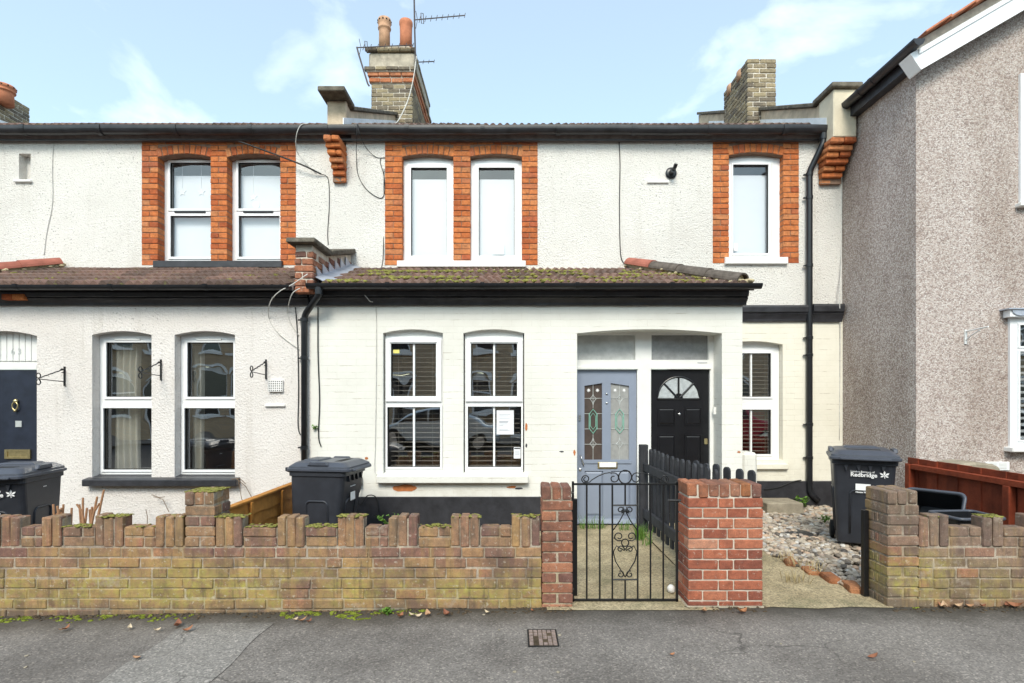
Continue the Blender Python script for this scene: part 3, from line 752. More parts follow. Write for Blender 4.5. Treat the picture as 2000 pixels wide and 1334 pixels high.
# ---- parapets with stepped brick corbels
def parapet(house, xa, xb, mat_pier, mat_wall, ybot, zpier, ytop_end, zoff, corb_px, corb_mat, mirror=False):
    zr = lambda y: roof_z(y) + zoff
    y0 = 7.625 if not mirror else 7.34
    zpb = 5.12 if not mirror else 5.0
    yc_ = 7.38 if not mirror else 7.28
    pier = MB().prism([(y0, zpb), (YF - .003, zpb), (YF - .003, zpier), (y0, zpier)], 'x', xa, xb).build('parapet_pier', mat_pier, house, bevel=.012)
    yh = 7.87 if not mirror else 7.78
    wall = MB().prism([(YF, 5.0), (ytop_end, zr(ytop_end) - .7), (ytop_end, zr(ytop_end)), (yh, zr(yh)), (yh - .02, zpier - .004), (YF, zpier - .004)], 'x', xa + .012, xb - .012).build('parapet_wall', mat_wall, house, bevel=.01)
    o = .05
    MB().prism([(yc_, zpier + .002), (yh, zpier + .002), (yh, zpier + .075), (yc_, zpier + .07)], 'x', xa - o, xb + o).build('coping', 'coping_stone', house, bevel=.016, seg=2)
    L = ytop_end - yh - .01; n = 7
    for i in range(n):
        ya, yb = yh + .006 + L*i/n, yh + L*(i+1)/n - .006
        MB().prism([(ya, zr(ya) + .004), (yb, zr(yb) + .004), (yb, zr(yb) + .065), (ya, zr(ya) + .065)], 'x', xa - o*.7, xb + o*.7).build('coping', 'coping_stone', house, bevel=.01)
    # stepped flashing where the roof meets the wall
    sx = xb - .009 if not mirror else xa + .009
    fm = MB(); 
    for i in range(10):
        ya, yb = YF - .2 + i*.45, YF - .2 + (i+1)*.45 - .01
        if yb > ytop_end: break
        xx = (sx, sx + .012) if not mirror else (sx - .012, sx)
        fm.prism([(ya, roof_z(ya) - .02), (yb, roof_z(yb) - .02), (yb, roof_z(yb) + .11), (ya, roof_z(ya) + .11)], 'x', *xx)
    fm.build('flashing', 'white_flashing', house)
    # corbel: each course steps further out of the wall
    cx0, cx1 = corb_px; zc = 5.028 if not mirror else 4.998; n = 7
    for i in range(n):
        out = .36 - i*.050
        z1 = zc - i*.074; sh = (i*.014)
        ca, cb = (cx0 + sh*.6, cx1) if not mirror else (cx0 + sh*.3, cx1 - sh*.6)
        cuts = [ca, cb] if i % 2 else [ca, (ca+cb)/2 + rnd.uniform(-.03, .03), cb]
        for u, v in zip(cuts, cuts[1:]):
            brick(pier, u, v - (.008 if v < cb else 0), YF - max(.03, out), YF - .004, z1 - .066, z1, corb_mat, bev=.011, jit=.004)
    MB().box(cx0 + .03, cx1 - .03, YF - .06, YF - .005, zc - n*.074 + .01, zc).build('corbel_mortar', 'mortar_red', pier)
parapet(house_m, XP - .22, XP + .045, 'parapet_render', 'parapet_render', 0, 5.635, 11.2, .215, (XP - .175, XP + .035), 'orange_brick')
parapet(house_m, XE - .33, XE - .02, 'pier_render', 'parapet_render', 0, 5.635, 12.7, .26, (XE - .36, XE - .02), 'orange_brick', mirror=True)

# ---- chimney stacks
def stack_courses(parent, x0, x1, y0, y1, z0, z1, mat, ch=.084, faces='fr', gap=.009, rough=.008, grow=0):
    """bricks round the faces of a stack; the body behind them is the mortar"""
    i = 0; z = z1
    while z > z0 + .02:
        zb = max(z - ch, z0)
        off = .11 if i % 2 else .22
        def cuts(a, b):
            c = [a]; x = a + off
            while x < b - .06: c.append(x); x += .225
            return c + [b]
        for u, v in zip(cuts(x0, x1), cuts(x0, x1)[1:]):
            brick(parent, u, v - gap*(v < x1), y0, y0 + .1, zb + gap, z, mat, bev=.009, jit=.003)
        yc = [y0 + .1] + [y0 + .1 + (.115 if i % 2 else .225) + .225*k for k in range(int((y1-y0)/.225))]
        yc = [y for y in yc if y < y1 - .05] + [y1]
        for u, v in zip(yc, yc[1:]):
            if 'r' in faces: brick(parent, x1 - .1, x1, u, v - gap, zb + gap, z, mat, bev=.009, jit=.003)
            if 'l' in faces: brick(parent, x0, x0 + .1, u, v - gap, zb + gap, z, mat, bev=.009, jit=.003)
        z -= ch; i += 1
def core(x0, x1, y0, y1, z0, z1, name, mat, parent, bev=.01, d=.012): return MB().box(x0 + d, x1 - d, y0 + d, y1 - d, z0, z1).build(name, mat, parent, bevel=bev)
YC = 10.9
def zc_(py): return PZ(py, YC)
cx0, cx1, cy1 = PX(725, YC), PX(806, YC), 12.85
ch = core(cx0, cx1, YC, cy1, 6.3, zc_(163), 'chimney_stack', 'mortar_grey', house_m)
stack_courses(ch, cx0, cx1, YC, cy1, 6.75, zc_(165), 'stock_brick')
stack_courses(ch, cx0 - .035, cx1 + .03, YC - .035, cy1 + .03, zc_(163), zc_(154), 'chimney_red_brick', ch=.09)
core(cx0 - .035, cx1 + .03, YC - .035, cy1 + .03, zc_(163), zc_(144), 'stack_band', 'mortar_grey', ch, d=.02)
stack_courses(ch, cx0 - .06, cx1 + .05, YC - .06, cy1 + .05, zc_(152), zc_(144), 'chimney_red_brick', ch=.085)
stack_courses(ch, cx0 - .11, cx1 + .08, YC - .11, cy1 + .08, zc_(143), zc_(135.5), 'stock_brick', ch=.08)
core(cx0 - .11, cx1 + .08, YC - .11, cy1 + .08, zc_(144), zc_(135), 'stack_band', 'mortar_grey', ch, d=.03)
MB().box(cx0 - .04, cx1 + .04, YC - .03, cy1 + .03, zc_(135), zc_(105)).build('stack_render', 'chimney_render', ch, bevel=.02)
stack_courses(ch, cx0 - .09, cx1 + .05, YC - .08, cy1 + .08, zc_(105), zc_(97), 'stock_brick', ch=.085)
MB().prism([(cx0 - .03, zc_(104)), (cx1 + .02, zc_(104)), (cx1 - .06, zc_(89)), (cx0 + .08, zc_(90))], 'y', YC + .0, cy1).build('flaunching', 'chimney_render', ch, bevel=.02)
def pot(name, px, ptop, pbot, Y, wpx, mat, parent, crown):
    r = wpx/2*Y/FPX; c = P(px, pbot, Y); h = PZ(ptop, Y) - c.z
    if crown: prof = [(r*.86, -.05), (r*.84, h*.5), (r*.86, h*.60), (r*1.0, h*.62), (r*1.02, h*.66), (r*.92, h*.70), (r*.98, h*.80), (r*1.06, h*.84), (r*1.05, h*.93), (r*.95, h), (r*.8, h), (r*.75, h*.8)]
    else: prof = [(r*.92, -.05), (r*.90, h*.45), (r*.93, h*.80), (r*1.0, h*.84), (r*1.0, h*.95), (r*.93, h), (r*.8, h), (r*.78, h*.7)]
    o = MB().lathe(prof, c, 24).build(name, mat, parent, smooth=True)
    if crown:
        for k in range(12):
            a = 2*math.pi*k/12; q = c + Vector((math.cos(a)*r*1.03, math.sin(a)*r*1.03, h*.885))
            d = Vector((math.cos(a), math.sin(a), 0))*.012
            MB().tube([q - d, q + d], .016, 8).build('pot_hole', 'rubber', o)
    return o
pot('chimney_pot', 751, 38, 90, YC + .45, 25, 'terracotta_pale', ch, True)
pot('chimney_pot', 793, 42, 90, YC + .35, 26, 'terracotta', ch, False)
# the stack at the end of the terrace
rx0, rx1, ry0, ry1 = 4.05, 4.545, 9.5, 10.57
ztop = PZ(115, 9.5)
ch2 = core(rx0, rx1, ry0, ry1, 6.0, ztop - .02, 'chimney_stack', 'mortar_grey', house_m)
stack_courses(ch2, rx0, rx1, ry0, ry1, 6.2, ztop, 'stock_brick', ch=.082, faces='lr', rough=.01)
for y, z in ((9.85, .04), (10.3, .02)):
    o = MB().lathe([(.115, -.05), (.12, .10), (.10, .13), (.06, .13)], (rx0 + .08, y, ztop - .12), 16, 'z').build('flue_cap', 'terracotta_pale', ch2, smooth=True)
# the stack far along the terrace
fx0, fx1, fy0, fy1 = -12.3, -11.41, 11.2, 13.07
ch3 = core(fx0, fx1, fy0, fy1, 6.2, 8.38, 'chimney_stack', 'mortar_grey', house_l)
stack_courses(ch3, fx0, fx1, fy0, fy1, 7.3, 8.40, 'stock_brick', ch=.084)
pot('chimney_pot', 8, 168, 200, 12.3, 36, 'terracotta', ch3, True)
# lead steps at the foot of that stack
MB().prism([(fy0, 7.4), (fy1, 7.75), (fy1, 7.87), (fy0, 7.55)], 'x', fx1, fx1 + .012).build('flashing', 'white_flashing', ch3)

# ------------------------------------------------------------------ ground floor fronts
def arch_hole(a, b, top_spring, bottom, crown, Y, d):
    return (PX(a, Y), PX(b, Y), PZ(bottom, Y), PZ(top_spring, Y), PZ(crown, Y) - PZ(top_spring, Y), d)
ZC = PZ(597, YB)                              # underside of the cornice
HL = [arch_hole(180, 296, 654, 932, 646.5, YB, .18), arch_hole(341, 459, 654, 932, 646.5, YB, .18), (PX(-75, YB), PX(72, YB), -.15, PZ(656, YB), .06, .12)]
lower_l = plate(MB(), -7.32, XP, -.15, ZC + .1, HL, YB, .18)
lower_l.quad((-7.32, YB, -.15), (-7.32, YB, ZC + .1), (-7.32, YF, ZC + .1), (-7.32, YF, -.15))
lower_l.build('lower_wall', 'render_lower', house_l)
HM = [arch_hole(748, 865, 650.5, 928, 643, YB, .16), arch_hole(905, 1024, 650.5, 928, 643, YB, .16), (PX(1127, YB), PX(1410, YB), -.15, PZ(651, YB), .048, .34)]
XB = PX(1450, YB)
lower_m = plate(MB(), XP, XB, -.15, ZC + .1, HM, YB, .16)
lower_m.quad((XB, YB, -.15), (XB, YF, -.15), (XB, YF, ZC + .1), (XB, YB, ZC + .1))
lower_m.build('lower_wall', 'painted_brick', house_m)
HB = [(PX(1413, YF), PX(1528, YF), PZ(898, YF), PZ(673, YF), .048, .16)]
plate(MB(), XB, XE, -.15, 2.70, HB, YF - .012, .16).build('rear_lower_wall', 'painted_brick_cream', house_m)
# plinths
MB().box(XP + .3, PX(1118, YB) , YB - .018, YB + .05, -.15, PZ(970, YB)).build('plinth', 'black_paint', house_m, bevel=.006)
MB().box(XB, XE - .02, YF - .045, YF, -.15, PZ(939, YF)).build('plinth', 'black_paint', house_m, bevel=.006)

# cornices: a moulded run
def cornice(house, xa, xb, Y, z0, z1, proj, mat='black_paint', ret=False):
    h = z1 - z0
    prof = [(Y + .02, z0), (Y - proj*.35, z0), (Y - proj*.42, z0 + h*.16), (Y - proj*.62, z0 + h*.34), (Y - proj*.80, z0 + h*.46), (Y - proj*.66, z0 + h*.50), (Y - proj*.92, z0 + h*.58), (Y - proj, z0 + h*.86), (Y - proj*.9, z1), (Y + .02, z1)]
    n = max(2, int((xb-xa)/.12)); mb = MB(); k = len(prof)
    for i in range(n+1):
        x = xa + (xb-xa)*i/n
        for j, (y, z) in enumerate(prof):
            q = .004*noise.noise(Vector((x*4, j*3.1, Y*7))) if 0 < j < k-1 else 0
            mb.v.append((x, y + q, z + q))
    for i in range(n):
        for j in range(k):
            l = (j+1) % k; mb.f.append((i*k+j, (i+1)*k+j, (i+1)*k+l, i*k+l))
    mb.f.append(tuple(range(k))); mb.f.append(tuple(n*k + j for j in range(k))[::-1])
    return mb.build('cornice', mat, house)
cornice(house_l, -7.40, XP - .005, YB, ZC, PZ(568, YB - .1), .11)
cornice(house_m, XP + .02, PX(1462, YB - .1), YB, ZC, PZ(566, YB - .1), .12)
cornice(house_m, XB, PX(1578, YF - .08), YF - .012, PZ(627, YF - .08), PZ(596, YF - .08), .09)
cornice(house_m, PX(1588, YF - .08), PX(1648, YF - .08), YF - .012, PZ(628, YF - .08), PZ(594, YF - .08), .10)
# bare orange bricks where the black paint has gone
for a, b in ((2, 22), (23, 46)):
    c = px_rect(a, b, 574, 585, YB - .125); brick(house_l, c[0], c[1], YB - .125, YB - .03, c[2], c[3], 'orange_brick')

# ---- left house ground-floor windows
Yf = YB + .12
for i, (h, pn) in enumerate(zip(HL[:2], [[(209, 301, 669, 775), (203, 304, 797, 917)], [(367, 457, 669, 775), (361, 460, 797, 917)]])):
    a, b = h[0], h[1]
    pz = px_panes(Yf, pn); pz = [(max(p[0], a + .05), min(p[1], b - .035), p[2], p[3]) for p in pz]
    sl = px_rect(*((226, 276, 661, 666) if i == 0 else (385, 434, 661, 666)), Yf)
    window(house_l, Yf, a + .003, b - .003, h[2] + .008, PZ(657, Yf), h[3] + h[4], pz, sash=.028, slots=[(sl[0], sl[1], (sl[2]+sl[3])/2, 'white_gloss')])
room(house_l, HL[0][0] - .5, HL[1][1] + .35, Yf + .12, Yf + 2.6, HL[0][2] - .6, HL[0][3] + .2, 'room')
def curtain(x0, x1, y, z0, z1, label, folds, sweep=0):
    mb = MB(); n = folds*8; rows = 10
    for j in range(rows+1):
        t = j/rows; z = z0 + (z1-z0)*t
        for i in range(n+1):
            u = i/n; xr = x1 - sweep*math.sin(math.pi*min(1, t*.9))*u
            mb.v.append((x0 + (xr-x0)*u, y + .035*math.sin(u*folds*2*math.pi + .7*math.sin(t*2)), z))
    for j in range(rows):
        for i in range(n): mb.f.append((j*(n+1)+i, j*(n+1)+i+1, (j+1)*(n+1)+i+1, (j+1)*(n+1)+i))
    return tag(mb.build('curtain', 'curtain', None, smooth=True), label, 'curtain')
h = HL[0]
curtain(h[0] + .06, h[0] + .38, Yf + .16, h[2] + .02, PZ(672, Yf), 'cream curtain drawn aside in the window nearer the navy door', 4, .02)
h = HL[1]
curtain(h[0] + .02, h[0] + .16, Yf + .2, h[2] + .02, PZ(672, Yf), 'narrow cream curtain in the window nearer the downpipe', 2)
t_ = thing('side_table', 'dark wooden side table inside the window nearer the downpipe', 'table', (PX(420, Yf + 1), Yf + 1.0, h[2] - .5))
bx = (PX(395, Yf + .8), PX(470, Yf + .8))
MB().box(bx[0], bx[1], Yf + .8, Yf + 1.25, h[2] + .18, h[2] + .22).build('table_top', 'furniture', t_)
MB().box(bx[0] + .03, bx[1] - .03, Yf + .83, Yf + 1.22, h[2] - .02, h[2] + .18).build('drawer', 'furniture', t_)
for sx in (bx[0] + .04, bx[1] - .04):
    for sy in (Yf + .84, Yf + 1.2): MB().box(sx - .02, sx + .02, sy - .02, sy + .02, h[2] - .6, h[2] - .02).build('leg', 'furniture', t_)
# long black sill
a = px_rect(160, 462, 936, 950, YB - .09)
MB().prism([(YB - .10, a[2]), (YB + .13, a[2] + .01), (YB + .13, a[3] + .03), (YB - .10, a[3] - .005)], 'x', a[0], a[1]).build('window_sill', 'black_paint', house_l, bevel=.008)
# navy door with boarded transom
Yd = YB + .10; dx0, dx1 = PX(-73, Yd), PX(71.5, Yd)
MB().box(dx0, dx1, Yd, Yd + .06, PZ(721, Yd), PZ(712, Yd)).build('transom_bar', 'white_gloss', house_l)
tb = MB().box(dx0, dx1, Yd + .03, Yd + .06, PZ(713, Yd), PZ(640, Yd)).build('transom_panel', 'white_gloss', house_l)
n = 12
for i in range(n):
    a, b = dx0 + (dx1-dx0)*i/n, dx0 + (dx1-dx0)*(i+1)/n
    MB().box(a + .003, b - .003, Yd + .012, Yd + .029, PZ(705, Yd), PZ(644, Yd)).build('board', 'white_gloss', tb, bevel=.003)
dr = MB().box(dx0 + .01, dx1 - .004, Yd + .015, Yd + .06, -.12, PZ(722, Yd)).build('door', 'navy_paint', house_l)
c = px_rect(9, 59, 878, 896, Yd); lb = plate(MB(), c[0], c[1], c[2], c[3], [(c[0] + .03, c[1] - .03, c[2] + .024, c[3] - .024, 0)], Yd - .004, .014, thick=.018).build('letterbox', 'brass', dr, bevel=.003)
MB().box(c[0] + .03, c[1] - .03, Yd + .006, Yd + .012, c[2] + .024, c[3] - .024).build('letter_flap', 'brass', lb)
k = P(32.5, 792, Yd + .01)
kn = MB().lathe([(.02, 0), (.03, -.012), (.018, -.03)], k + Vector((0, 0, .05)), 14, 'y')
ring = [k + Vector((.033*math.sin(t), -.022, -.005 - .045*math.cos(t))) for t in [math.pi*2*i/20 for i in range(20)]]
kn.tube(ring, .008, 8, closed=True); kn.lathe([(.012, 0), (.016, -.03), (.008, -.035)], k + Vector((0, 0, -.06)), 12, 'y')
kn.build('door_knocker', 'brass', dr, smooth=True)
c = px_rect(29, 41, 822, 834, Yd); MB().box(c[0], c[1], Yd + .006, Yd + .014, c[2], c[3]).build('door_plate', 'lead_came', dr)
# air vent and ledge
c = px_rect(526, 554, 743, 765, YB); airbrick(house_l, c, YB - .034, 7, 5, 'white_sill')
c = px_rect(517, 556, 790, 793.5, YB - .02); MB().box(c[0], c[1], YB - .03, YB + .01, c[2], c[3]).build('vent_ledge', 'white_sill', house_l)
def text(s, size, loc, mat, parent, name='lettering', rot=(R(90), 0, 0), ext=.001, align='LEFT', bold=0):
    cu = bpy.data.curves.new('lettering', 'FONT'); cu.body = s; cu.size = size; cu.extrude = ext; cu.align_x = align; cu.offset = bold
    tmp = bpy.data.objects.new('tmp', cu); COL.objects.link(tmp)
    dg = bpy.context.evaluated_depsgraph_get(); me = bpy.data.meshes.new_from_object(tmp.evaluated_get(dg))
    bpy.data.objects.remove(tmp); me.materials.clear(); me.materials.append(MATS[mat])
    o = bpy.data.objects.new(name, me); COL.objects.link(o); o.location = loc; o.rotation_euler = rot
    adopt(o, parent); return o
c = P(21, 692, YB + .109); text('6', .10, c, 'lead_came', tb); c = P(34, 692, YB + .109); text('3', .10, c, 'lead_came', tb)

# ------------------------------------------------------------------ middle house: bay windows
Yf = YB + .07
BW = [[(764, 852, 671, 774), (757, 860, 795, 912)], [(920, 1010, 671, 774), (914, 1018, 794, 912)]]
for i, (h, pn) in enumerate(zip(HM[:2], BW)):
    a, b = h[0], h[1]
    pz = px_panes(Yf, pn)
    mid = (pz[0][0] + pz[0][1])/2
    w = window(house_m, Yf, a + .012, b - .012, h[2], PZ(659, Yf) + .01, h[3] + h[4], pz, bars=[(mid, 0), (mid, 1)], sash=.02)
    p = pz[0]; plate(MB(), p[0]-.06, p[1]+.06, p[2]-.06, p[3]+.05, [(p[0]-.012, p[1]+.012, p[2]-.012, p[3]+.012, 0)], Yf - .028, .03, thick=.028).build('casement', 'white_upvc', w, bevel=.004)
room(house_m, HM[0][0] - .3, HM[1][1] + .3, Yf + .2, Yf + 2.6, HM[0][2] - .3, HM[0][3] + .2, 'room')
a = px_rect(735, 1032, 930, 944, YB - .07)
MB().prism([(YB - .08, a[2]), (YB + .09, a[2]), (YB + .09, a[3] + .03), (YB - .08, a[3])], 'x', a[0], a[1]).build('window_sill', 'painted_brick', house_m, bevel=.008)
def blind(x0, x1, y, z0, z1, label, pitch=.056, mat='blind_slat', w=.046, tilt=7):
    t = thing('venetian_blind', label, 'blind', ((x0+x1)/2, y, z1))
    MB().box(x0, x1, y - .025, y + .025, z1, z1 + .04).build('head_rail', mat, t)
    me = None; z = z1 - .03; ca, sa = math.cos(R(tilt)), math.sin(R(tilt))
    while z > z0:
        if me is None:
            o = MB().box(x0, x1, y - w/2, y + w/2, z - .0016, z + .0016).build('slat', mat, t); me = o.data
        else:
            o = bpy.data.objects.new('slat', me); COL.objects.link(o); o.location = ((x0+x1)/2, y, z); adopt(o, t)
        o.rotation_euler = (R(tilt) + rnd.uniform(-.02, .02), rnd.uniform(-.002, .002), 0)
        z -= pitch
    for fx in (.16, .84): MB().tube([(x0 + (x1-x0)*fx, y - .027, z0), (x0 + (x1-x0)*fx, y - .027, z1)], .0025, 4).build('cord', mat, t)
    return t
blind(HM[0][0] + .05, HM[0][1] - .05, Yf + .14, HM[0][2] + .03, PZ(664, Yf), 'wooden slatted blind behind the bay window with a yellow sticker')
blind(HM[1][0] + .05, HM[1][1] - .05, Yf + .14, HM[1][2] + .03, PZ(664, Yf), 'wooden slatted blind behind the bay window with a paper notice')
# notice, stickers
y = Yf + .0318; c = px_rect(970, 1003.5, 801, 848.5, y)
nt_ = tag(MB().box(c[0], c[1], y, y + .002, c[2], c[3]).build('paper_notice', 'paper'), 'white printed paper notice taped inside the bay window', 'notice')
for f, l in ((.83, .66), (.76, .55), (.67, .62), (.655, .0), (.54, .55), (.515, .52), (.49, .5), (.43, .48), (.37, .25), (.19, .5), (.17, .62)):
    if l: MB().box(c[0] + (c[1]-c[0])*.15, c[0] + (c[1]-c[0])*(.15 + l), y - .0012, y - .0002, c[2] + (c[3]-c[2])*f - .0022, c[2] + (c[3]-c[2])*f + .0022).build('print_line', 'grey_print', nt_)
c = px_rect(1003.5, 1017, 873.5, 895.5, y)
st_ = tag(MB().box(c[0], c[1], y, y + .002, c[2], c[3]).build('warning_sticker', 'paper'), 'white warning sticker with dark header at the window corner', 'sticker')
MB().box(c[0] + .006, c[1] - .006, y - .0012, y - .0002, c[3] - .022, c[3] - .007).build('print_band', 'dark_print', st_)
for f in (.62, .52, .42, .34, .12): MB().box(c[0] + .012, c[1] - .014, y - .0012, y - .0002, c[2] + (c[3]-c[2])*f - .0015, c[2] + (c[3]-c[2])*f + .0015).build('print_line', 'grey_print', st_)
c = px_rect(768, 780, 683, 690, y)
tag(MB().box(c[0], c[1], y, y + .002, c[2], c[3]).build('yellow_sticker', 'yellow_paper'), 'small yellow sticker in the top corner of the bay window', 'sticker')
# chipped paint with bare brick showing
for px, py, w, h, m in ((791, 953, 52, 15, 'chip_orange'), (1000, 951, 20, 5, 'chip_orange'), (1017, 926, 9, 5, 'chip_orange'), (852, 925, 10, 5, 'chip_orange'), (1028, 833, 6, 16, 'chip_orange'), (1122, 884, 5, 11, 'chip_orange'), (716, 895, 7, 6, 'chip_orange'), (1013, 954, 18, 4, 'dark_print'), (1028, 870, 4, 8, 'dark_print'), (1097, 882, 9, 3, 'dark_print'), (880, 927, 4, 3, 'dark_print'), (1443, 883, 7, 4, 'chip_orange')):
    c = P(px, py, YB); pts = []
    k = 12
    for i in range(k):
        t = 2*math.pi*i/k; q = 1 + rnd.uniform(-.28, .12)
        pts.append((c.x + math.cos(t)*w/2*YB/FPX*q, c.z + math.sin(t)*h/2*YB/FPX*q))
    yy = YB - .004 if not (926 <= py < 928) else YB - .084
    if py in (925, 926, 927): yy = Yf - .02; continue
    MB().prism(pts, 'y', yy, yy + .006).build('chipped_paint', m, house_m)

# rear window on the right
h = HB[0]; Yr = YF + .09
pn = [(1432, 1505, 690, 775), (1432, 1505, 800, 887)]; pz = px_panes(Yr, pn)
window(house_m, Yr, h[0] + .004, h[1] - .004, h[2], PZ(679, Yr), h[3] + h[4], pz, bars=[(PX(1468, Yr), 0), (PX(1468, Yr), 1)], sash=.025)
room(house_m, h[0] - .2, h[1] + .2, Yr + .16, Yr + 2, h[2] - .3, h[3] + .2, 'room')
blind(h[0] + .04, h[1] - .04, Yr + .12, h[2] + .03, PZ(684, Yr), 'wooden slatted blind behind the window beside the downpipe')
MB().box(PX(1415, YF - .06), PX(1540, YF - .06), YF - .07, YF + .08, PZ(917, YF - .06), PZ(906, YF - .06)).build('window_sill', 'painted_brick_cream', house_m, bevel=.01)
c = px_rect(1440, 1470, 882, 940, YB + .6); MB().box(c[0], c[1], YB + .45, YB + .75, -.05, c[3]).build('buttress', 'painted_brick', house_m, bevel=.03)
o = MB(); o.box(PX(1470, YF+.6), PX(1500, YF+.6), YF + .7, YF + .95, PZ(880, YF+.7), PZ(805, YF+.7)); tag(o.build('red_curtain', 'red_cloth'), 'dark red cloth hanging behind the slatted blind', 'cloth')

# ------------------------------------------------------------------ doors
Yd = YB + .27
jx = [PX(1126, Yd), PX(1244.5, Yd), PX(1271.5, Yd), PX(1386.5, Yd), PX(1397, Yd)]
zt, zb0, zb1 = PZ(640, Yd), PZ(721, Yd), PZ(703, Yd)
fr = plate(MB(), jx[0] - .06, jx[4] + .03, -.04, zt, [(jx[0], jx[1], -.02, zb0, 0), (jx[2], jx[3], -.02, zb0, 0), (PX(1128, Yd), PX(1241, Yd), zb1, PZ(654, Yd), 0), (PX(1272.5, Yd), PX(1384, Yd), zb1, PZ(654, Yd), 0)], Yd, .09, thick=.1)
frame = fr.build('door_frame', 'white_gloss', house_m)
for a, b in ((1125, 1245), (1271, 1388)): MB().box(PX(a, Yd), PX(b, Yd), Yd - .025, Yd - .001, PZ(721.5, Yd), PZ(716.5, Yd)).build('drip_moulding', 'white_gloss', frame, bevel=.004)
MB().box(PX(1362, Yd), PX(1381, Yd), Yd - .006, Yd - .0005, PZ(709, Yd), PZ(708, Yd)).build('slot', 'grey_print', frame)
for a, b, m in ((1128, 1241, 'obscure_glass'), (1272.5, 1384, 'obscure_glass_dark')):
    MB().box(PX(a, Yd), PX(b, Yd), Yd + .04, Yd + .05, zb1, PZ(654, Yd)).build('transom_light', m, frame)
MB().box(jx[0] - .03, jx[3] + .05, Yd - .10, Yd + .1, -.1, -.022).build('door_step', 'white_sill', house_m, bevel=.008)

Yl = Yd + .03                                  # face of the door leaves
def dq(px, py): return (PX(px, Yl), PZ(py, Yl))
# blue door
bx0, bx1 = jx[0] + .004, jx[1] - .004
gl = [(1141.5, 1176), (1193, 1228.5)]
gz0, gz1 = PZ(898, Yl), PZ(748, Yl)
zb = PZ(1022, Yl)
holes = []
for i, (a, b) in enumerate(gl): holes.append((PX(a, Yl), PX(b, Yl), gz0, gz1, 0))
for a, b in ((1142, 1178), (1194, 1231)): holes.append((PX(a, Yl), PX(b, Yl), PZ(1008, Yl), PZ(920, Yl), 0))
bd = plate(MB(), bx0, bx1, zb, PZ(722, Yl), holes, Yl, .03, thick=.04)
blue = bd.build('door', 'blue_paint', house_m)
# sloping heads of the glazed panels
for i, (a, b) in enumerate(gl):
    xa, xb, s = PX(a, Yl), PX(b, Yl), .035
    poly = [(xa, gz1 + .002), (xb, gz1 + .002), (xb, gz1 - .002), (xa, gz1 - s)] if i == 0 else [(xa, gz1 + .002), (xb, gz1 + .002), (xb, gz1 - s), (xa, gz1 - .002)]
    MB().prism(poly, 'y', Yl + .0005, Yl + .028).build('panel_head', 'blue_paint', blue)
    g_ = MB().box(xa, xb, Yl + .022, Yl + .028, gz0, gz1).build('door_glass', ['door_glass_dark', 'door_glass_pale'][i], blue)
    cm = 'lead_came'; yl = Yl + .019; xm = (xa+xb)/2; H = gz1 - gz0; W = xb - xa
    def zf(t): return gz0 + H*t
    segs = []
    for t in (.20, .40, .60, .80):
        if t in (.20, .80): segs.append([(xa, zf(t)), (xb, zf(t))])
        else: segs.append([(xa, zf(t)), (xm - W*.22, zf(t))]); segs.append([(xm + W*.22, zf(t)), (xb, zf(t))])
    segs += [[(xm, gz0), (xm, zf(.33))], [(xm, zf(.67)), (xm, gz1)]]
    for sgn in (-1, 1):
        for t in (.20, .80):
            segs.append([(xm + sgn*W*.20*(1-u)**2, zf(t) + (1 if t < .5 else -1)*H*.10*u*.9) for u in (0, .25, .5, 1)])
            segs.append([(xm + sgn*W*.16*(1-u)**2, zf(t) - (1 if t < .5 else -1)*H*.06*u) for u in (0, .3, .6, 1)])
    for s_ in segs: MB().tube([(x, yl, z) for x, z in s_], .0035, 6).build('lead_came', cm, blue)
    for k_, r_ in ((.22, .0065), (.15, .0045)):
        hx = [(xm, zf(.5 + k_*.72)), (xm + W*k_, zf(.5 + k_*.42)), (xm + W*k_, zf(.5 - k_*.42)), (xm, zf(.5 - k_*.72)), (xm - W*k_, zf(.5 - k_*.42)), (xm - W*k_, zf(.5 + k_*.42))]
        MB().tube([(x, yl - .002, z) for x, z in hx], r_, 6, closed=True).build('green_came', 'green_came', blue)
    for sx in (-.25, .25): star((xm + W*sx, yl - .002, zf(.905)), .027, n=8, inner=.42, th=.003).build('flower_motif', 'white_print', blue)
for (a, b) in ((1142, 1178), (1194, 1231)):     # raised and fielded lower panels
    x0_, x1_, z0_, z1_ = PX(a, Yl), PX(b, Yl), PZ(1008, Yl), PZ(920, Yl); e = .03
    mb = MB(); mb.add([(x0_, Yl + .02, z0_), (x1_, Yl + .02, z0_), (x1_, Yl + .02, z1_), (x0_, Yl + .02, z1_), (x0_+e, Yl + .004, z0_+e), (x1_-e, Yl + .004, z0_+e), (x1_-e, Yl + .004, z1_-e), (x0_+e, Yl + .004, z1_-e)], [(4,5,6,7), (0,1,5,4), (1,2,6,5), (2,3,7,6), (3,0,4,7)])
    mb.build('door_panel', 'blue_paint_panel', blue)
MB().prism([(Yl - .028, zb + .002), (Yl - .001, zb + .002), (Yl - .001, zb + .055), (Yl - .01, zb + .055)], 'x', bx0 + .005, bx1 - .005).build('weather_bar', 'blue_paint', blue)
MB().box(bx0 + .06, bx1 - .06, Yl - .012, Yl - .0005, PZ(905, Yl), PZ(899.5, Yl)).build('glazing_bead', 'blue_paint', blue)
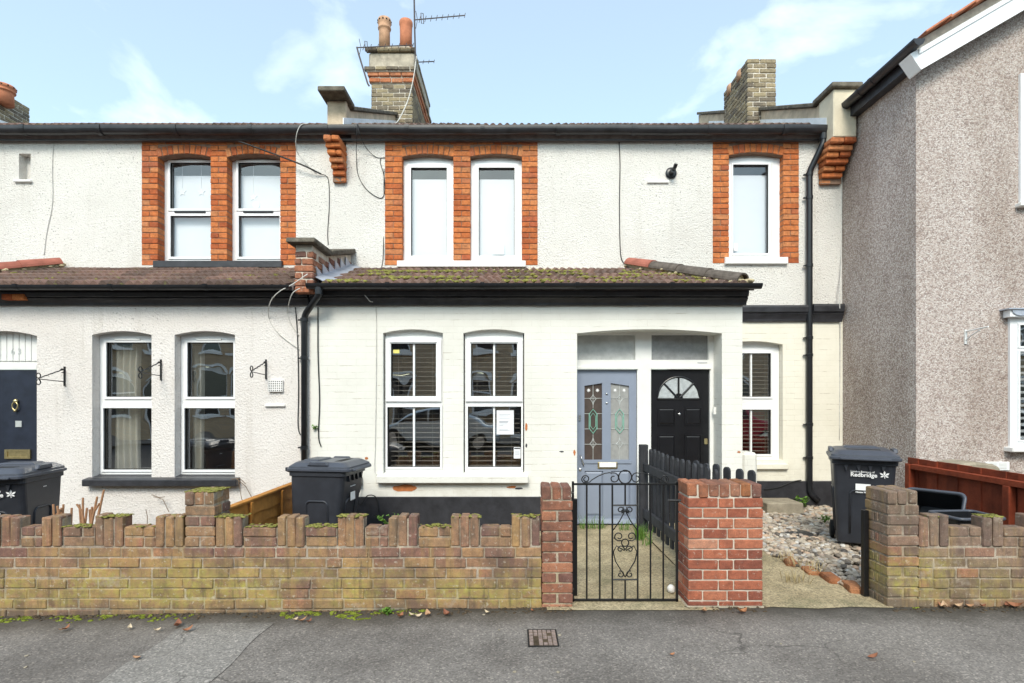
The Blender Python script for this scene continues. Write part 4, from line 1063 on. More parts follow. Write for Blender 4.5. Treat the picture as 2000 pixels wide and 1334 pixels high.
# furniture of the blue door
lx0, lx1, lz0, lz1 = PX(1167, Yl), PX(1206, Yl), PZ(915, Yl), PZ(902, Yl)
lb = MB().box(lx0, lx1, Yl - .016, Yl - .0005, lz0, lz1).build('letterbox', 'brass', blue, bevel=.012, seg=3)
MB().box(lx0 + .02, lx1 - .02, Yl - .03, Yl - .008, lz0 + .018, lz1 - .006).build('folded_paper', 'paper', lb, bevel=.003)
for py in (769, 787): c = P(1185, py, Yl); MB().lathe([(.014, 0), (.014, -.008), (.007, -.014)], c, 14, 'y').build('door_lock', 'steel', blue, smooth=True)
c = P(1132, 815, Yl); MB().box(c.x - .013, c.x + .013, Yl - .02, Yl - .0005, c.z - .04, c.z + .03).build('latch_cover', 'steel', blue, bevel=.005)
MB().tube([P(1134, 889, Yl), P(1134, 889, Yl) + Vector((0, -.04, -.01)), P(1136, 897, Yl) + Vector((0, -.045, 0)), P(1139, 907, Yl) + Vector((0, -.03, 0)), P(1140, 909, Yl)], .008, 10).build('pull_handle', 'steel', blue, smooth=True)
c = P(1133, 917, Yl); MB().lathe([(.018, 0), (.018, -.01), (.008, -.014)], c, 14, 'y').build('key_escutcheon', 'steel', blue)
# black door with fanlight
kx0, kx1 = jx[2] + .004, jx[3] - .004
black = plate(MB(), kx0, kx1, zb, PZ(722, Yl), [], Yl, .03, thick=.04).build('door', 'black_door_paint', house_m)
fc = dq(1325, 778); fr_ = (PX(1366, Yl) - PX(1284, Yl))/2
xcf = (PX(1366, Yl) + PX(1284, Yl))/2; zf0 = PZ(779, Yl); fh = PZ(736, Yl) - zf0
arc = [(xcf + fr_*math.cos(math.pi*i/24), zf0 + fh*math.sin(math.pi*i/24)) for i in range(25)]
MB().prism(arc, 'y', Yl - .004, Yl - .0005).build('fanlight_glass', 'fan_glass', black)
MB().tube([(x, Yl - .006, z) for x, z in arc], .011, 8, closed=True).build('fanlight_rim', 'black_door_paint', black)
for t in (math.pi*.25, math.pi*.5, math.pi*.75):
    MB().tube([(xcf + .02*math.cos(t), Yl - .008, zf0 + .02*math.sin(t)), (xcf + fr_*math.cos(t), Yl - .008, zf0 + fh*math.sin(t))], .012, 8).build('fanlight_bar', 'black_door_paint', black)
hub = [(xcf + .055*math.cos(math.pi*i/12), zf0 + .07*math.sin(math.pi*i/12)) for i in range(13)]
MB().prism(hub, 'y', Yl - .014, Yl - .0005).build('fanlight_hub', 'black_door_paint', black, bevel=.004)
for a, b, c, d in ((1284, 1319, 796, 831), (1337, 1370, 796, 831), (1284, 1319, 849, 915), (1337, 1370, 849, 915), (1284, 1319, 935, 1005), (1337, 1370, 935, 1005)):
    x0_, x1_, z0_, z1_ = PX(a, Yl), PX(b, Yl), PZ(d, Yl), PZ(c, Yl)
    q = plate(MB(), x0_, x1_, z0_, z1_, [(x0_+.014, x1_-.014, z0_+.014, z1_-.014, 0)], Yl - .010, .009, thick=.0095)
    e = .03
    q.add([(x0_+.014, Yl - .0008, z0_+.014), (x1_-.014, Yl - .0008, z0_+.014), (x1_-.014, Yl - .0008, z1_-.014), (x0_+.014, Yl - .0008, z1_-.014), (x0_+e, Yl - .008, z0_+e), (x1_-e, Yl - .008, z0_+e), (x1_-e, Yl - .008, z1_-e), (x0_+e, Yl - .008, z1_-e)], [(4,5,6,7), (0,1,5,4), (1,2,6,5), (2,3,7,6), (3,0,4,7)])
    q.build('door_panel', 'black_door_paint', black)
c = P(1327, 809, Yl); MB().lathe([(.013, -.001), (.013, -.006), (.006, -.009)], c, 14, 'y').build('spy_hole', 'steel', black)
c = P(1378, 862, Yl); MB().box(c.x - .02, c.x + .02, Yl - .02, Yl - .0005, c.z - .035, c.z + .035).build('night_latch', 'brass', black, bevel=.006)
c = P(1394, 802, YB + .2); MB().box(PX(1393, YB + .2), PX(1398, YB + .2), YB + .19, YB + .21, PZ(809, YB + .2), PZ(795, YB + .2)).build('door_bell', 'white_gloss', house_m)

# ------------------------------------------------------------------ lean-to roof over the ground floor
YE2, ZE2, ZT2 = 6.20, 2.778, 3.305
SL = math.atan2(ZT2 - ZE2, YF - YE2)
def lean_z(y): return ZE2 + (y - YE2)*math.tan(SL)
def lean_to(house, xa, xb, ea, eb, side):
    """xa..xb along the wall, ea..eb along the eaves; a hip where they differ"""
    d = .05
    top = [(ea, YE2, ZE2), (eb, YE2, ZE2), (xb, YF, ZT2), (xa, YF, ZT2)]
    bot = [(x, y, z - d) for x, y, z in top]
    mb = MB().add(top + bot, [(0,1,2,3), (7,6,5,4), (0,4,5,1), (1,5,6,2), (2,6,7,3), (3,7,4,0)])
    if side > 0: mb.add([(eb, YE2, ZE2), (eb, YF, ZE2), (xb, YF, ZT2)], [(0, 1, 2)])
    if side < 0: mb.add([(ea, YE2, ZE2), (ea, YF, ZE2), (xa, YF, ZT2)], [(0, 2, 1)])
    roof = mb.build('lean_to_roof', 'slate', house)
    rows = 5; gauge = (YF - YE2)/math.cos(SL)/rows
    for r in range(rows):
        y = YE2 - .035 + r*gauge*math.cos(SL)
        f = (y - YE2)/(YF - YE2); la, lb = ea + (xa-ea)*max(0, f), eb + (xb-eb)*max(0, f)
        x = la + .15 + (.0 if r % 2 else .075)
        while x < lb - .12:
            o = bpy.data.objects.new('tile', tile_me); COL.objects.link(o)
            o.location = (x, y, lean_z(y) + .006 + rnd.uniform(-.003, .003))
            o.rotation_euler = (SL - R(4.2) + rnd.uniform(-.008, .008), rnd.uniform(-.006, .006), rnd.uniform(-.006, .006)); adopt(o, roof); x += .2985
    return roof
roof_m = lean_to(house_m, XP + .12, 1.68, XP + .12, 2.72, 1)
roof_l = lean_to(house_l, -6.29, XP - .12, -7.38, XP - .12, -1)
def hip(house, a, b, n, mats, mort):
    a, b = Vector(a), Vector(b); d = (b - a); L = d.length; u = d/L
    base = MB().tube([a + u*.04 + Vector((0, 0, -.02)), b + Vector((0, 0, -.02))], .078, 10).build('hip_bedding', mort, house)
    for i in range(n):
        p, q = a + u*(L*i/n - .012), a + u*(L*(i+1)/n - .010)
        mb = MB(); side = u.cross(Vector((0, 0, 1))).normalized(); up = side.cross(u).normalized(); k = 10
        for (pt, r) in ((p, .118), (q, .105)):
            for rr in (r, r - .018):
                for j in range(k+1):
                    t = math.pi*j/k; mb.v.append(tuple(pt + side*math.cos(t)*rr + up*(math.sin(t)*rr*.9 - .025)))
        m = k+1
        for j in range(k):
            mb.f += [(j, j+1, 2*m+j+1, 2*m+j), (m+j+1, m+j, 3*m+j, 3*m+j+1), (j+1, j, m+j, m+j+1), (2*m+j, 2*m+j+1, 3*m+j+1, 3*m+j)]
        mb.f += [(0, 2*m, 3*m, m), (k, m+k, 3*m+k, 2*m+k)]
        mb.build('hip_tile', mats[min(i, len(mats)-1)], base, smooth=False)
    bm_ = MB()
    for i in range(75):
        t = rnd.random() if i < 40 else rnd.uniform(.0, .03); c = a + d*t + Vector((rnd.uniform(-.11, .11), rnd.uniform(-.03, .0), rnd.uniform(-.05, -.0)))
        bm_.lathe([(.0, -.02), (.03, -.012), (.035, 0), (.02, .016), (.0, .02)], c, 7)
    kind(bm_.build('bedding_mortar', mort, base), 'stuff')
hip(house_m, (2.60, YE2 + .03, ZE2 + .075), (1.62, YF - .06, ZT2 + .095), 4, ['hip_tile_dark', 'hip_tile_dark', 'hip_tile_dark', 'hip_tile_red'], 'hip_mortar')
hip(house_l, (-7.25, YE2 + .03, ZE2 + .075), (-6.24, YF - .06, ZT2 + .095), 4, ['hip_tile_red'], 'hip_mortar')
# mortar fillet along the wall
for house, xa, xb in ((house_l, -6.3, XP - .12), (house_m, XP + .12, 1.75)):
    MB().prism([(YF - .045, ZT2 - .01), (YF, ZT2 - .01), (YF, ZT2 + .03)], 'x', xa, xb).build('mortar_fillet', 'hip_mortar', house)
# gutters of the lean-to
def small_gutter(house, xa, xb, zc, r, name='gutter'):
    prof = [(YE2 - .055 - r*math.cos(math.pi*i/10), zc - r*math.sin(math.pi*i/10)) for i in range(11)]
    inn = [(YE2 - .055 - (r-.006)*math.cos(math.pi*i/10), zc - (r-.006)*math.sin(math.pi*i/10)) for i in range(11)]
    o = MB().prism(prof + inn[::-1], 'x', xa, xb).build(name, 'black_plastic', house)
    for x in (xa, xb): MB().prism(prof, 'x', x - .004, x + .004).build('gutter_end', 'black_plastic', o)
    big = [(YE2 - .055 - (r+.008)*math.cos(math.pi*i/10), zc + .008 - (r+.012)*math.sin(math.pi*i/10)) for i in range(11)]
    x = xa + .9
    while x < xb - .2:
        MB().prism(big, 'x', x - .022, x + .022).build('gutter_bracket', 'black_plastic', o); x += 1.05
    return o
gm = small_gutter(house_m, PX(604, YE2), PX(1481, YE2), ZE2 + .012, .056)
gl_ = small_gutter(house_l, -7.45, XP - .14, ZE2 - .005, .05)
for house, xa, xb in ((house_m, XP + .02, PX(1460, YB - .06)), (house_l, -7.4, XP - .005)):
    MB().box(xa, xb, YE2 + .03, YB + .02, PZ(566, YB - .1) + .003, PZ(566, YB - .1) + .022).build('eaves_board', 'black_paint', house)
# lower parapet: brick wall with a stone coping between the two lean-to roofs
px0, px1 = XP - .105, XP + .105
par = MB().prism([(6.20, 2.72), (YF - .01, 2.72), (YF - .01, 3.52), (6.66, 3.235), (6.20, 3.235)], 'x', px0 + .012, px1 - .012).build('lower_parapet', 'mortar_pale', house_m)
z, i = 2.70, 0
while z < 3.50:
    zt_ = z + .070
    if zt_ < 3.245:
        cuts = [px0, XP + (.03 if i % 2 else -.02), px1] if i % 3 else [px0, px1]
        for u, v in zip(cuts, cuts[1:]): brick(par, u, v - (.009 if v < px1 else 0), 6.185, 6.29, z, zt_, 'weathered_red_brick', bev=.010, jit=.003)
    y = 6.30 + (.1 if i % 2 else 0)
    while y < YF - .05:
        e = min(y + .215, YF - .012); 
        if zt_ < 3.225 + max(0, (y - 6.66))*.30 and zt_ > lean_z(y) - .05:
            brick(par, px1 - .09, px1, y, e, z, zt_, 'weathered_red_brick', bev=.010, jit=.003)
        y += .225
    z += .0795; i += 1
MB().prism([(6.08, 3.24), (6.70, 3.24), (6.70, 3.315), (6.10, 3.30)], 'x', px0 - .06, px1 + .05).build('coping', 'coping_stone', par, bevel=.018, seg=2)
MB().prism([(6.705, 3.25), (YF - .012, 3.535), (YF - .012, 3.605), (6.705, 3.32)], 'x', px0 - .06, px1 + .055).build('coping', 'coping_stone', par, bevel=.014, seg=2)
# stepped lead flashing
steps = [(6.33, 2.84), (6.45, 2.86)]
poly = [(6.26, 3.02)]
y = 6.26
k = 0
up = []
while y < YF - .1:
    zt_ = lean_z(y) + .17
    up += [(y, zt_ + .05), (min(y + .22, YF - .02), zt_ + .0)]; y += .225
low = [(YF - .02, lean_z(YF) + .03), (7.0, lean_z(7.0) + .02), (6.55, lean_z(6.55) + .0), (6.35, lean_z(6.35) - .01)]
MB().prism(up + low, 'x', px1 + .002, px1 + .010).build('flashing', 'lead_sheet', par)
apron = MB()
ap = [(6.24, .10), (6.30, .16), (6.45, .19), (6.7, .17), (7.0, .14), (7.4, .12), (7.65, .14)]
for (ya, wa), (yb, wb) in zip(ap, ap[1:]):
    apron.quad((px1 + .004, ya, lean_z(ya) + .10), (px1 + wa, ya, lean_z(ya) + .050), (px1 + wb, yb, lean_z(yb) + .050), (px1 + .004, yb, lean_z(yb) + .10))
o = apron.build('flashing_apron', 'lead_sheet', par); m_ = o.modifiers.new('thick', 'SOLIDIFY'); m_.thickness = .006

# downpipes
def rounded(pts, r=.05, n=5):
    out = [Vector(pts[0])]
    for a, b, c in zip(pts, pts[1:], pts[2:]):
        a, b, c = Vector(a), Vector(b), Vector(c); d1, d2 = (a-b), (c-b); q = min(r, d1.length*.45, d2.length*.45)
        p0, p1 = b + d1.normalized()*q, b + d2.normalized()*q
        for i in range(n+1):
            t = i/n; out.append(p0*(1-t)**2 + b*2*t*(1-t) + p1*t*t)
    out.append(Vector(pts[-1])); return out
def pipe_clips(o, x, y, zs, r, mat):
    for z in zs:
        MB().lathe([(r+.001, -.022), (r+.007, -.02), (r+.007, .02), (r+.001, .022)], (x, y, z), 16).build('pipe_clip', mat, o)
        MB().box(x - .075, x - r*.5, y + .0, y + .03, z - .008, z + .008).build('clip_lug', mat, o)
x, yv = PX(594, YB - .06), YB - .055
dp = MB().tube(rounded([(PX(626, YE2), YE2 - .055, ZE2 - .03), (PX(626, YE2), YE2 - .055, ZE2 - .11), (x, yv, 2.47), (x, yv, -.1)], .07), .036, 16).build('downpipe', 'black_plastic', house_m, smooth=True)
pipe_clips(dp, x, yv, (2.42, 1.98, .95), .036, 'black_plastic')
MB().lathe([(.043, -.03), (.043, .05)], (PX(626, YE2), YE2 - .055, ZE2 - .075), 16).build('gutter_outlet', 'black_plastic', dp)
x, yv = PX(1581, YF - .06), YF - .06
dp = MB().tube(rounded([(PX(1612, 7.5), 7.545, 5.14), (PX(1612, 7.5), 7.545, 5.03), (PX(1609, 7.5), 7.55, 4.97), (x, yv, 4.66), (x, yv, .22), (x + .11, yv - .02, .10)], .05), .040, 16).build('downpipe', 'black_plastic', house_m, smooth=True)
pipe_clips(dp, x, yv, (4.62, 4.30, 3.36, 2.36, 2.12, 1.16, .70), .040, 'black_plastic')
MB().lathe([(.05, -.04), (.05, .04)], (PX(1612, 7.5), 7.545, 5.10), 16).build('gutter_outlet', 'black_plastic', dp)

# ------------------------------------------------------------------ gabled pebbledash house
SR = .585
zw = lambda x: 5.30 + SR*(x - 4.45) if x < 9 else 5.30 + SR*(9 - 4.45) - SR*(x - 9)
win_u = (5.78, 7.2, PZ(398, YR), PZ(146, YR)); win_d = (5.66, 7.4, PZ(872, YR), PZ(622, YR))
XR = XE + .004
fw = plate(MB(), XR, 13.4, -.1, 5, [(*win_u, 0), (*win_d, 0)], YR, .1, top=zw, breaks=(9,))
fw.quad((XR, YR, -.1), (XR, YR, zw(XR)), (XR, 14, zw(XR)), (XR, 14, -.1))
fw.build('wall', 'pebbledash', house_r)
def roofline(off, x0=4.50): return [(x0, zw(x0) + off), (9, zw(9) + off), (13.6, zw(13.6) + off)]
lo, hi = roofline(.06), roofline(.16)
rr = MB().prism(lo + hi[::-1], 'y', YR - .16, 14).build('roof', 'mortar_pale', house_r)
# clay tile ends along the verge
x = 4.48
while x < 8.9:
    c = Vector((x + .16, YR - .13, zw(x + .16) + .185)); o = MB().box(-.17, .17, -.06, .30, -.011, .011).build('verge_tile', 'terracotta', None, bevel=.004)
    o.location = c; o.rotation_euler = (0, -math.atan(SR) - R(3), 0); adopt(o, rr); x += .27
bb = MB().prism([(4.41, zw(4.41) + .055), (9, zw(9) + .055), (9, zw(9) - .21), (4.53, zw(4.53) - .19)], 'y', YR - .19, YR - .165).build('bargeboard', 'white_upvc', house_r)
MB().prism([(4.50, zw(4.50) + .052), (9, zw(9) + .052), (9, zw(9) - .005), (4.50, zw(4.50) - .005)], 'y', YR - .205, YR - .19).build('bargeboard_trim', 'white_upvc', bb)
MB().prism([(4.41, zw(4.41) + .055), (4.53, zw(4.53) - .19), (4.545, zw(4.53) - .19), (4.43, zw(4.43) + .055)], 'y', YR - .165, YR - .005).build('bargeboard_return', 'white_upvc', bb)
MB().box(4.50, 4.53, YR - .14, 13.9, 5.27, 5.40).build('fascia_board', 'black_paint', house_r)
MB().box(4.53, XR - .002, YR - .13, 13.9, 5.27, 5.285).build('soffit', 'black_paint', house_r)
prof = [(4.44 + .062*math.cos(math.pi + math.pi*i/10), 5.44 + .075*math.sin(math.pi + math.pi*i/10)) for i in range(11)]
inn = [(4.44 + .056*math.cos(math.pi + math.pi*i/10), 5.445 + .068*math.sin(math.pi + math.pi*i/10)) for i in range(11)]
gg = MB().prism(prof + inn[::-1], 'y', YR - .28, 13.5).build('gutter', 'gutter_plastic', house_r)
MB().prism(prof, 'y', YR - .287, YR - .28).build('gutter_end', 'gutter_plastic', gg)
for y in (6.75, 7.0): MB().prism([(4.44 + (a-4.44)*1.1, 5.44 + (b-5.44)*1.1) for a, b in prof], 'y', y, y + .05).build('gutter_union', 'gutter_plastic', gg)
def r_window(q, nrow):
    a, b, c, d = q; fw_ = .075; pan = [(a + .1, a + .68, c + .08, d - .38), (a + .1, a + .68, d - .32, d - .08), (a + .78, b - .1, c + .08, d - .08)]
    w = window(house_r, YR - .03, a, b, c, d, 0, pan, sash=.02)
    room(house_r, a - .1, b + .1, YR + .3, YR + 2.2, c - .2, d + .1, 'room'); return w
r_window(win_u, 3); r_window(win_d, 3)
MB().box(win_d[0] - .05, win_d[1] + .1, YR - .12, YR + .02, win_d[2] - .055, win_d[2] - .001).build('window_sill', 'white_sill', house_r, bevel=.008)
MB().box(win_u[0] - .04, win_u[1] + .1, YR - .08, YR + .02, win_u[2] - .05, win_u[2] - .001).build('window_sill', 'white_sill', house_r, bevel=.008)
cn = MB().box(win_d[0] - .06, win_d[1] + .1, YR - .10, YR, win_d[3] + .002, win_d[3] + .085).build('window_canopy', 'white_upvc', house_r, bevel=.006)
MB().box(win_d[0] - .10, win_d[1] + .12, YR - .13, YR, win_d[3] + .086, win_d[3] + .10).build('canopy_lead', 'lead_sheet', cn)
for i in range(9):
    xx = win_d[0] + .05 + i*.21; MB().prism([(xx + .1*math.cos(t), win_d[3] + .086 + .07*math.sin(t)) for t in [math.pi + math.pi*j/10 for j in range(11)]], 'y', YR - .115, YR - .102).build('lead_scallop', 'lead_sheet', cn)
blind(win_d[0] + .08, win_d[1] - .1, YR + .12, win_d[2] + .06, win_d[3] - .06, 'white slatted blind in the pebbledashed house window under the lead canopy', pitch=.075, mat='blind_white', w=.06, tilt=28)
c = px_rect(1926, 1972, 902, 919, YR - .02)
lv = MB().box(c[0], c[1], YR - .025, YR + .002, c[2], c[3]).build('louvre_vent', 'white_upvc', house_r, bevel=.006)
for i in range(5):
    z_ = c[2] + .025 + i*.016
    for s_ in (0, 1): MB().box(c[0] + .03 + s_*.11, c[0] + .12 + s_*.11, YR - .032, YR - .024, z_, z_ + .007).build('louvre', 'white_gloss', lv)
# ------------------------------------------------------------------ garden walls
T = .105; CH = .0748; ZM = .435
def pier_bricks(parent, x0, x1, y0, y1, z0, z1, mat, lens=None, start=0, top_edge=False, bev=.005, top_mat=None):
    MB().box(x0 + .008, x1 - .008, y0 + .008, y1 - .008, z0, z1 - .01).build('mortar', 'mortar' if mat != 'red_brick' else 'mortar_pale', parent)
    zt = z1; i = start
    if top_edge:
        n = max(1, round((x1-x0)/.076)); w = (x1-x0)/n
        for k in range(n): brick(parent, x0 + k*w, x0 + (k+1)*w - .008, y0 - .003, y1 + .003, zt - .098, zt, (top_mat or mat) if not (k == n-2) else 'edging_brick' if mat == 'red_brick' else mat, bev=.009, jit=.003)
        zt -= .107
    while zt > z0 + .02:
        zb = max(zt - CH + .010, z0)
        if i % 2 == 0:
            L = lens[0] if lens else [.225]
            course(parent, x0, x1, y0, y0 + .102, zb, zt, mat, L, bev=bev); course(parent, x0, x1, y1 - .102, y1, zb, zt, mat, L, bev=bev)
            if y1 - y0 > .24:
                for xa, xb in ((x0, x0 + .102), (x1 - .102, x1)): brick(parent, xa, xb, y0 + .112, y1 - .112, zb, zt, mat, bev=bev)
        else:
            for xa, xb in ((x0, x0 + .102), (x1 - .102, x1)): brick(parent, xa, xb, y0, y1, zb, zt, mat, bev=bev)
            if x1 - x0 > .26:
                L = lens[1] if lens else [.225]
                course(parent, x0 + .112, x1 - .112, y0, y0 + .102, zb, zt, mat, L, bev=bev); course(parent, x0 + .112, x1 - .112, y1 - .102, y1, zb, zt, mat, L, bev=bev)
        zt -= CH; i += 1
def crenel_wall(w, x0, x1, merlons, ncourse, mat, skip=()):
    """stretcher courses, then soldier merlons with two-course gaps between"""
    MB().box(x0 + .004, x1 - .004, YW + .007, YW + T - .007, ZM - ncourse*CH - .02, ZM + .006).build('mortar', 'mortar', w)
    for i in range(ncourse):
        zt = ZM - i*CH - .010
        xs = x0 - (.1125 if i % 2 else 0)
        x = xs
        while x < x1 - .02:
            e = min(x + (.225 if rnd.random() < .8 else rnd.choice((.112, .165, .24))), x1); a = max(x, x0)
            if x1 - e < .05: e = x1
            if e - a > .03: brick(w, a, e - .010*(e < x1), YW, YW + T, zt - .0648, zt, mat, bev=.0048, jit=.003)
            x = e
    edges = []
    for a, b in merlons:
        n = max(2, round((b-a)/.073)); d = (b-a)/n
        for k in range(n):
            h = rnd.uniform(-.006, .006)
            brick(w, a + k*d, a + (k+1)*d - .008, YW - .002, YW + T + .002, ZM, ZM + .218 + h*1.6, mat, bev=.007, jit=.004)
        MB().box(a + .006, b - .008, YW + .012, YW + T - .012, ZM - .002, ZM + .20).build('mortar', 'mortar', w)
    return w
def gaps(w, segs, mat):
    for a, b in segs:
        if b - a < .05: continue
        for i in range(2):
            za = ZM + i*CH; cuts = [a, b] if (i == 0) == (rnd.random() < .5) else [a, a + (b-a)*.62, b]
            for u, v in zip(cuts, cuts[1:]): brick(w, u + .004, v - .006, YW - .001, YW + T + .001, za, za + .0655, mat, bev=.006, jit=.003)
        MB().box(a, b, YW + .010, YW + T - .010, ZM - .002, ZM + .135).build('mortar', 'mortar', w)
wx = lambda p: PX(p, YW)
wall = thing('garden_wall', 'long brown brick garden wall with crenellated top and green algae', 'wall', (-2, YW + T/2, -.03))
mer = [(-470, -410), (-350, -290), (-230, -170), (-110, -50), (-18, 39), (83, 122), (183, 241), (304, 359), (421, 475), (541, 597), (658, 712), (759, 817), (881, 938), (1000, 1056)]
mx = [(wx(a), wx(b)) for a, b in mer]
X0w, X1w = wx(-475), wx(1057.5)
crenel_wall(wall, X0w, X1w, mx, 7, 'garden_brick')
pier1 = (wx(361.5), wx(419.5))
gp = []
for (a, b), (c, d) in zip(mx, mx[1:]):
    if b <= pier1[0] + .01 and c >= pier1[1] - .01: gp += []
    else: gp.append((b, c))
gaps(wall, gp, 'garden_brick')
pr = MB().box(pier1[0] + .01, pier1[1] - .01, YW + .01, YW + .21, ZM - .01, .80).build('wall_pier', 'mortar', wall)
pier_bricks(pr, pier1[0], pier1[1], YW - .004, YW + .222, ZM, .835, 'garden_brick', top_edge=True)
pr = MB().box(wx(1058.5) + .01, wx(1118) - .01, YW + .01, YW + .21, -.1, .84).build('wall_pier', 'mortar', wall)
pier_bricks(pr, wx(1058.5), wx(1118), YW - .006, YW + .22, -.09, .872, 'weathered_red_brick', top_edge=True)

pillar = thing('gate_pillar', 'square red brick pillar with pale mortar beside the iron gate', 'pillar', (1.55, YW + .12, 0))
pier_bricks(pillar, wx(1344), wx(1490), YW, YW + .25, .005, .892, 'red_brick', lens=([.225, .112, .225], [.178, .14]), top_edge=True, top_mat='weathered_red_brick')
MB().box(wx(1344) - .02, wx(1490) + .012, YW - .022, YW + .27, -.05, .008).build('footing', 'concrete', pillar, bevel=.01)
rp = (wx(1733), wx(1794))
rwall = thing('garden_wall', 'short grey-brown crenellated brick wall beside the gravel bed', 'wall', (3.5, YW + T/2, 0))
mr = [(wx(1797), wx(1855)), (wx(1919), wx(1960)), (wx(2008), wx(2062)), (wx(2120), wx(2180))]
crenel_wall(rwall, rp[1] + .004, wx(2185), mr, 6, 'grey_wall_brick')
gaps(rwall, [(mr[0][1], mr[1][0]), (mr[1][1], mr[2][0]), (mr[2][1], mr[3][0])], 'grey_wall_brick')
pr = MB().box(rp[0] + .01, rp[1] - .01, YW + .01, YW + .24, -.05, .80).build('wall_pier', 'mortar', rwall)
pier_bricks(pr, rp[0], rp[1], YW - .006, YW + .255, -.03, .842, 'grey_wall_brick', start=1, top_edge=True)
tag(MB().box(rp[0] - .045, rp[0] - .008, YW + .19, YW + .235, -.02, .66).build('gate_post', 'black_iron', None, bevel=.004), 'narrow black metal post against the short wall pier', 'post')

# ------------------------------------------------------------------ iron gate
YG = YW + .10
gx = lambda p: PX(p, YG)
gz = lambda p: PZ(p, YG)
gate = thing('iron_gate', 'black wrought iron garden gate with scrolls', 'gate', (gx(1220), YG, .02))
r = .0065
fr = MB()
for (a, b) in (((1119, 945.5), (1322, 945.5)), ((1119, 1171.5), (1322, 1171.5)), ((1119, 942), (1119, 1173)), ((1322, 942), (1322, 1173))):
    p, q = P(*a, YG), P(*b, YG); fr.box(min(p.x, q.x) - .008, max(p.x, q.x) + .008, YG - .008, YG + .008, min(p.z, q.z) - .007, max(p.z, q.z) + .007)
fr.build('gate_frame', 'black_iron', gate)
for p in (1146, 1171.5, 1196, 1245.5, 1270.5, 1295.5): MB().tube([P(p, 1171, YG), P(p, 946, YG)], r, 8).build('bar', 'black_iron', gate)
for a, b in ((946, 987), (1133, 1171)): MB().tube([P(1221, a, YG), P(1221, b, YG)], r, 8).build('bar', 'black_iron', gate)
for y in (987, 1132): MB().tube([P(1196, y, YG), P(1245.5, y, YG)], r, 8).build('cross_bar', 'black_iron', gate)
def spiral(cx, cy, r0, r1, a0, a1, n=26):
    return [(cx + (r0 + (r1-r0)*i/n)*math.cos(a0 + (a1-a0)*i/n), cy + (r0 + (r1-r0)*i/n)*math.sin(a0 + (a1-a0)*i/n)) for i in range(n+1)]
def scroll(pts, rr=.0045): MB().tube([P(x, y, YG) for x, y in pts], rr, 6).build('scroll', 'black_iron', gate, smooth=True)
pi = math.pi
for sg in (-1, 1):
    m = lambda pts: [(1221 + sg*(x - 1221), y) for x, y in pts]
    # long top scroll: tight outer curl, sweeping up to an inner curl beside the ring
    outer = spiral(1298, 935.5, 3, 8.5, -pi*.5, pi*2.45)
    sweep = [(1297, 944), (1287, 938), (1274, 930), (1262, 925), (1252, 923)]
    inner = spiral(1243, 934, 11, 3.5, -pi*.35, -pi*2.6)
    scroll(m(outer[:-1] + [(1290, 941.5)] + sweep[1:] + inner))
    # centre: upper heart, middle curls, lower heart
    scroll(m(spiral(1230, 996, 2.5, 7, pi*1.0, -pi*1.4) + [(1224, 990), (1221, 997), (1232, 1018), (1245, 1036)]))
    scroll(m(spiral(1233, 1048, 3, 9, pi*.2, pi*2.2) + [(1243, 1050), (1236, 1056), (1228, 1056)]))
    scroll(m(spiral(1230, 1073, 2.5, 8, pi*.8, -pi*1.1) + [(1238, 1066), (1244, 1078), (1240, 1096), (1229, 1114), (1221, 1127)]))
    scroll(m(spiral(1230, 1122, 2.5, 7, -pi*.6, pi*1.6)))
MB().tube([P(1221 + 12.5*math.cos(2*pi*i/24), 931.5 + 13*math.sin(2*pi*i/24), YG) for i in range(24)], .0048, 6, closed=True).build('ring', 'black_iron', gate)
MB().tube([P(1221 + 7*math.cos(2*pi*i/20), 1060 + 7*math.sin(2*pi*i/20), YG) for i in range(20)], .0045, 6, closed=True).build('ring', 'black_iron', gate)
MB().tube([P(1305, 977, YG - .01), P(1330, 977.5, YG - .01)], .009, 8).build('latch', 'black_iron', gate)
for y in (962, 1150): MB().tube([P(1114, y, YG), P(1121, y, YG)], .010, 8).build('hinge', 'black_iron', gate)
tag(MB().box(PX(1118, YG + .14), PX(1127, YG + .14), YG + .12, YG + .16, -.02, PZ(974, YG + .14)).build('gate_post', 'black_iron', None, bevel=.003), 'short black metal post behind the crenellated wall end', 'post')

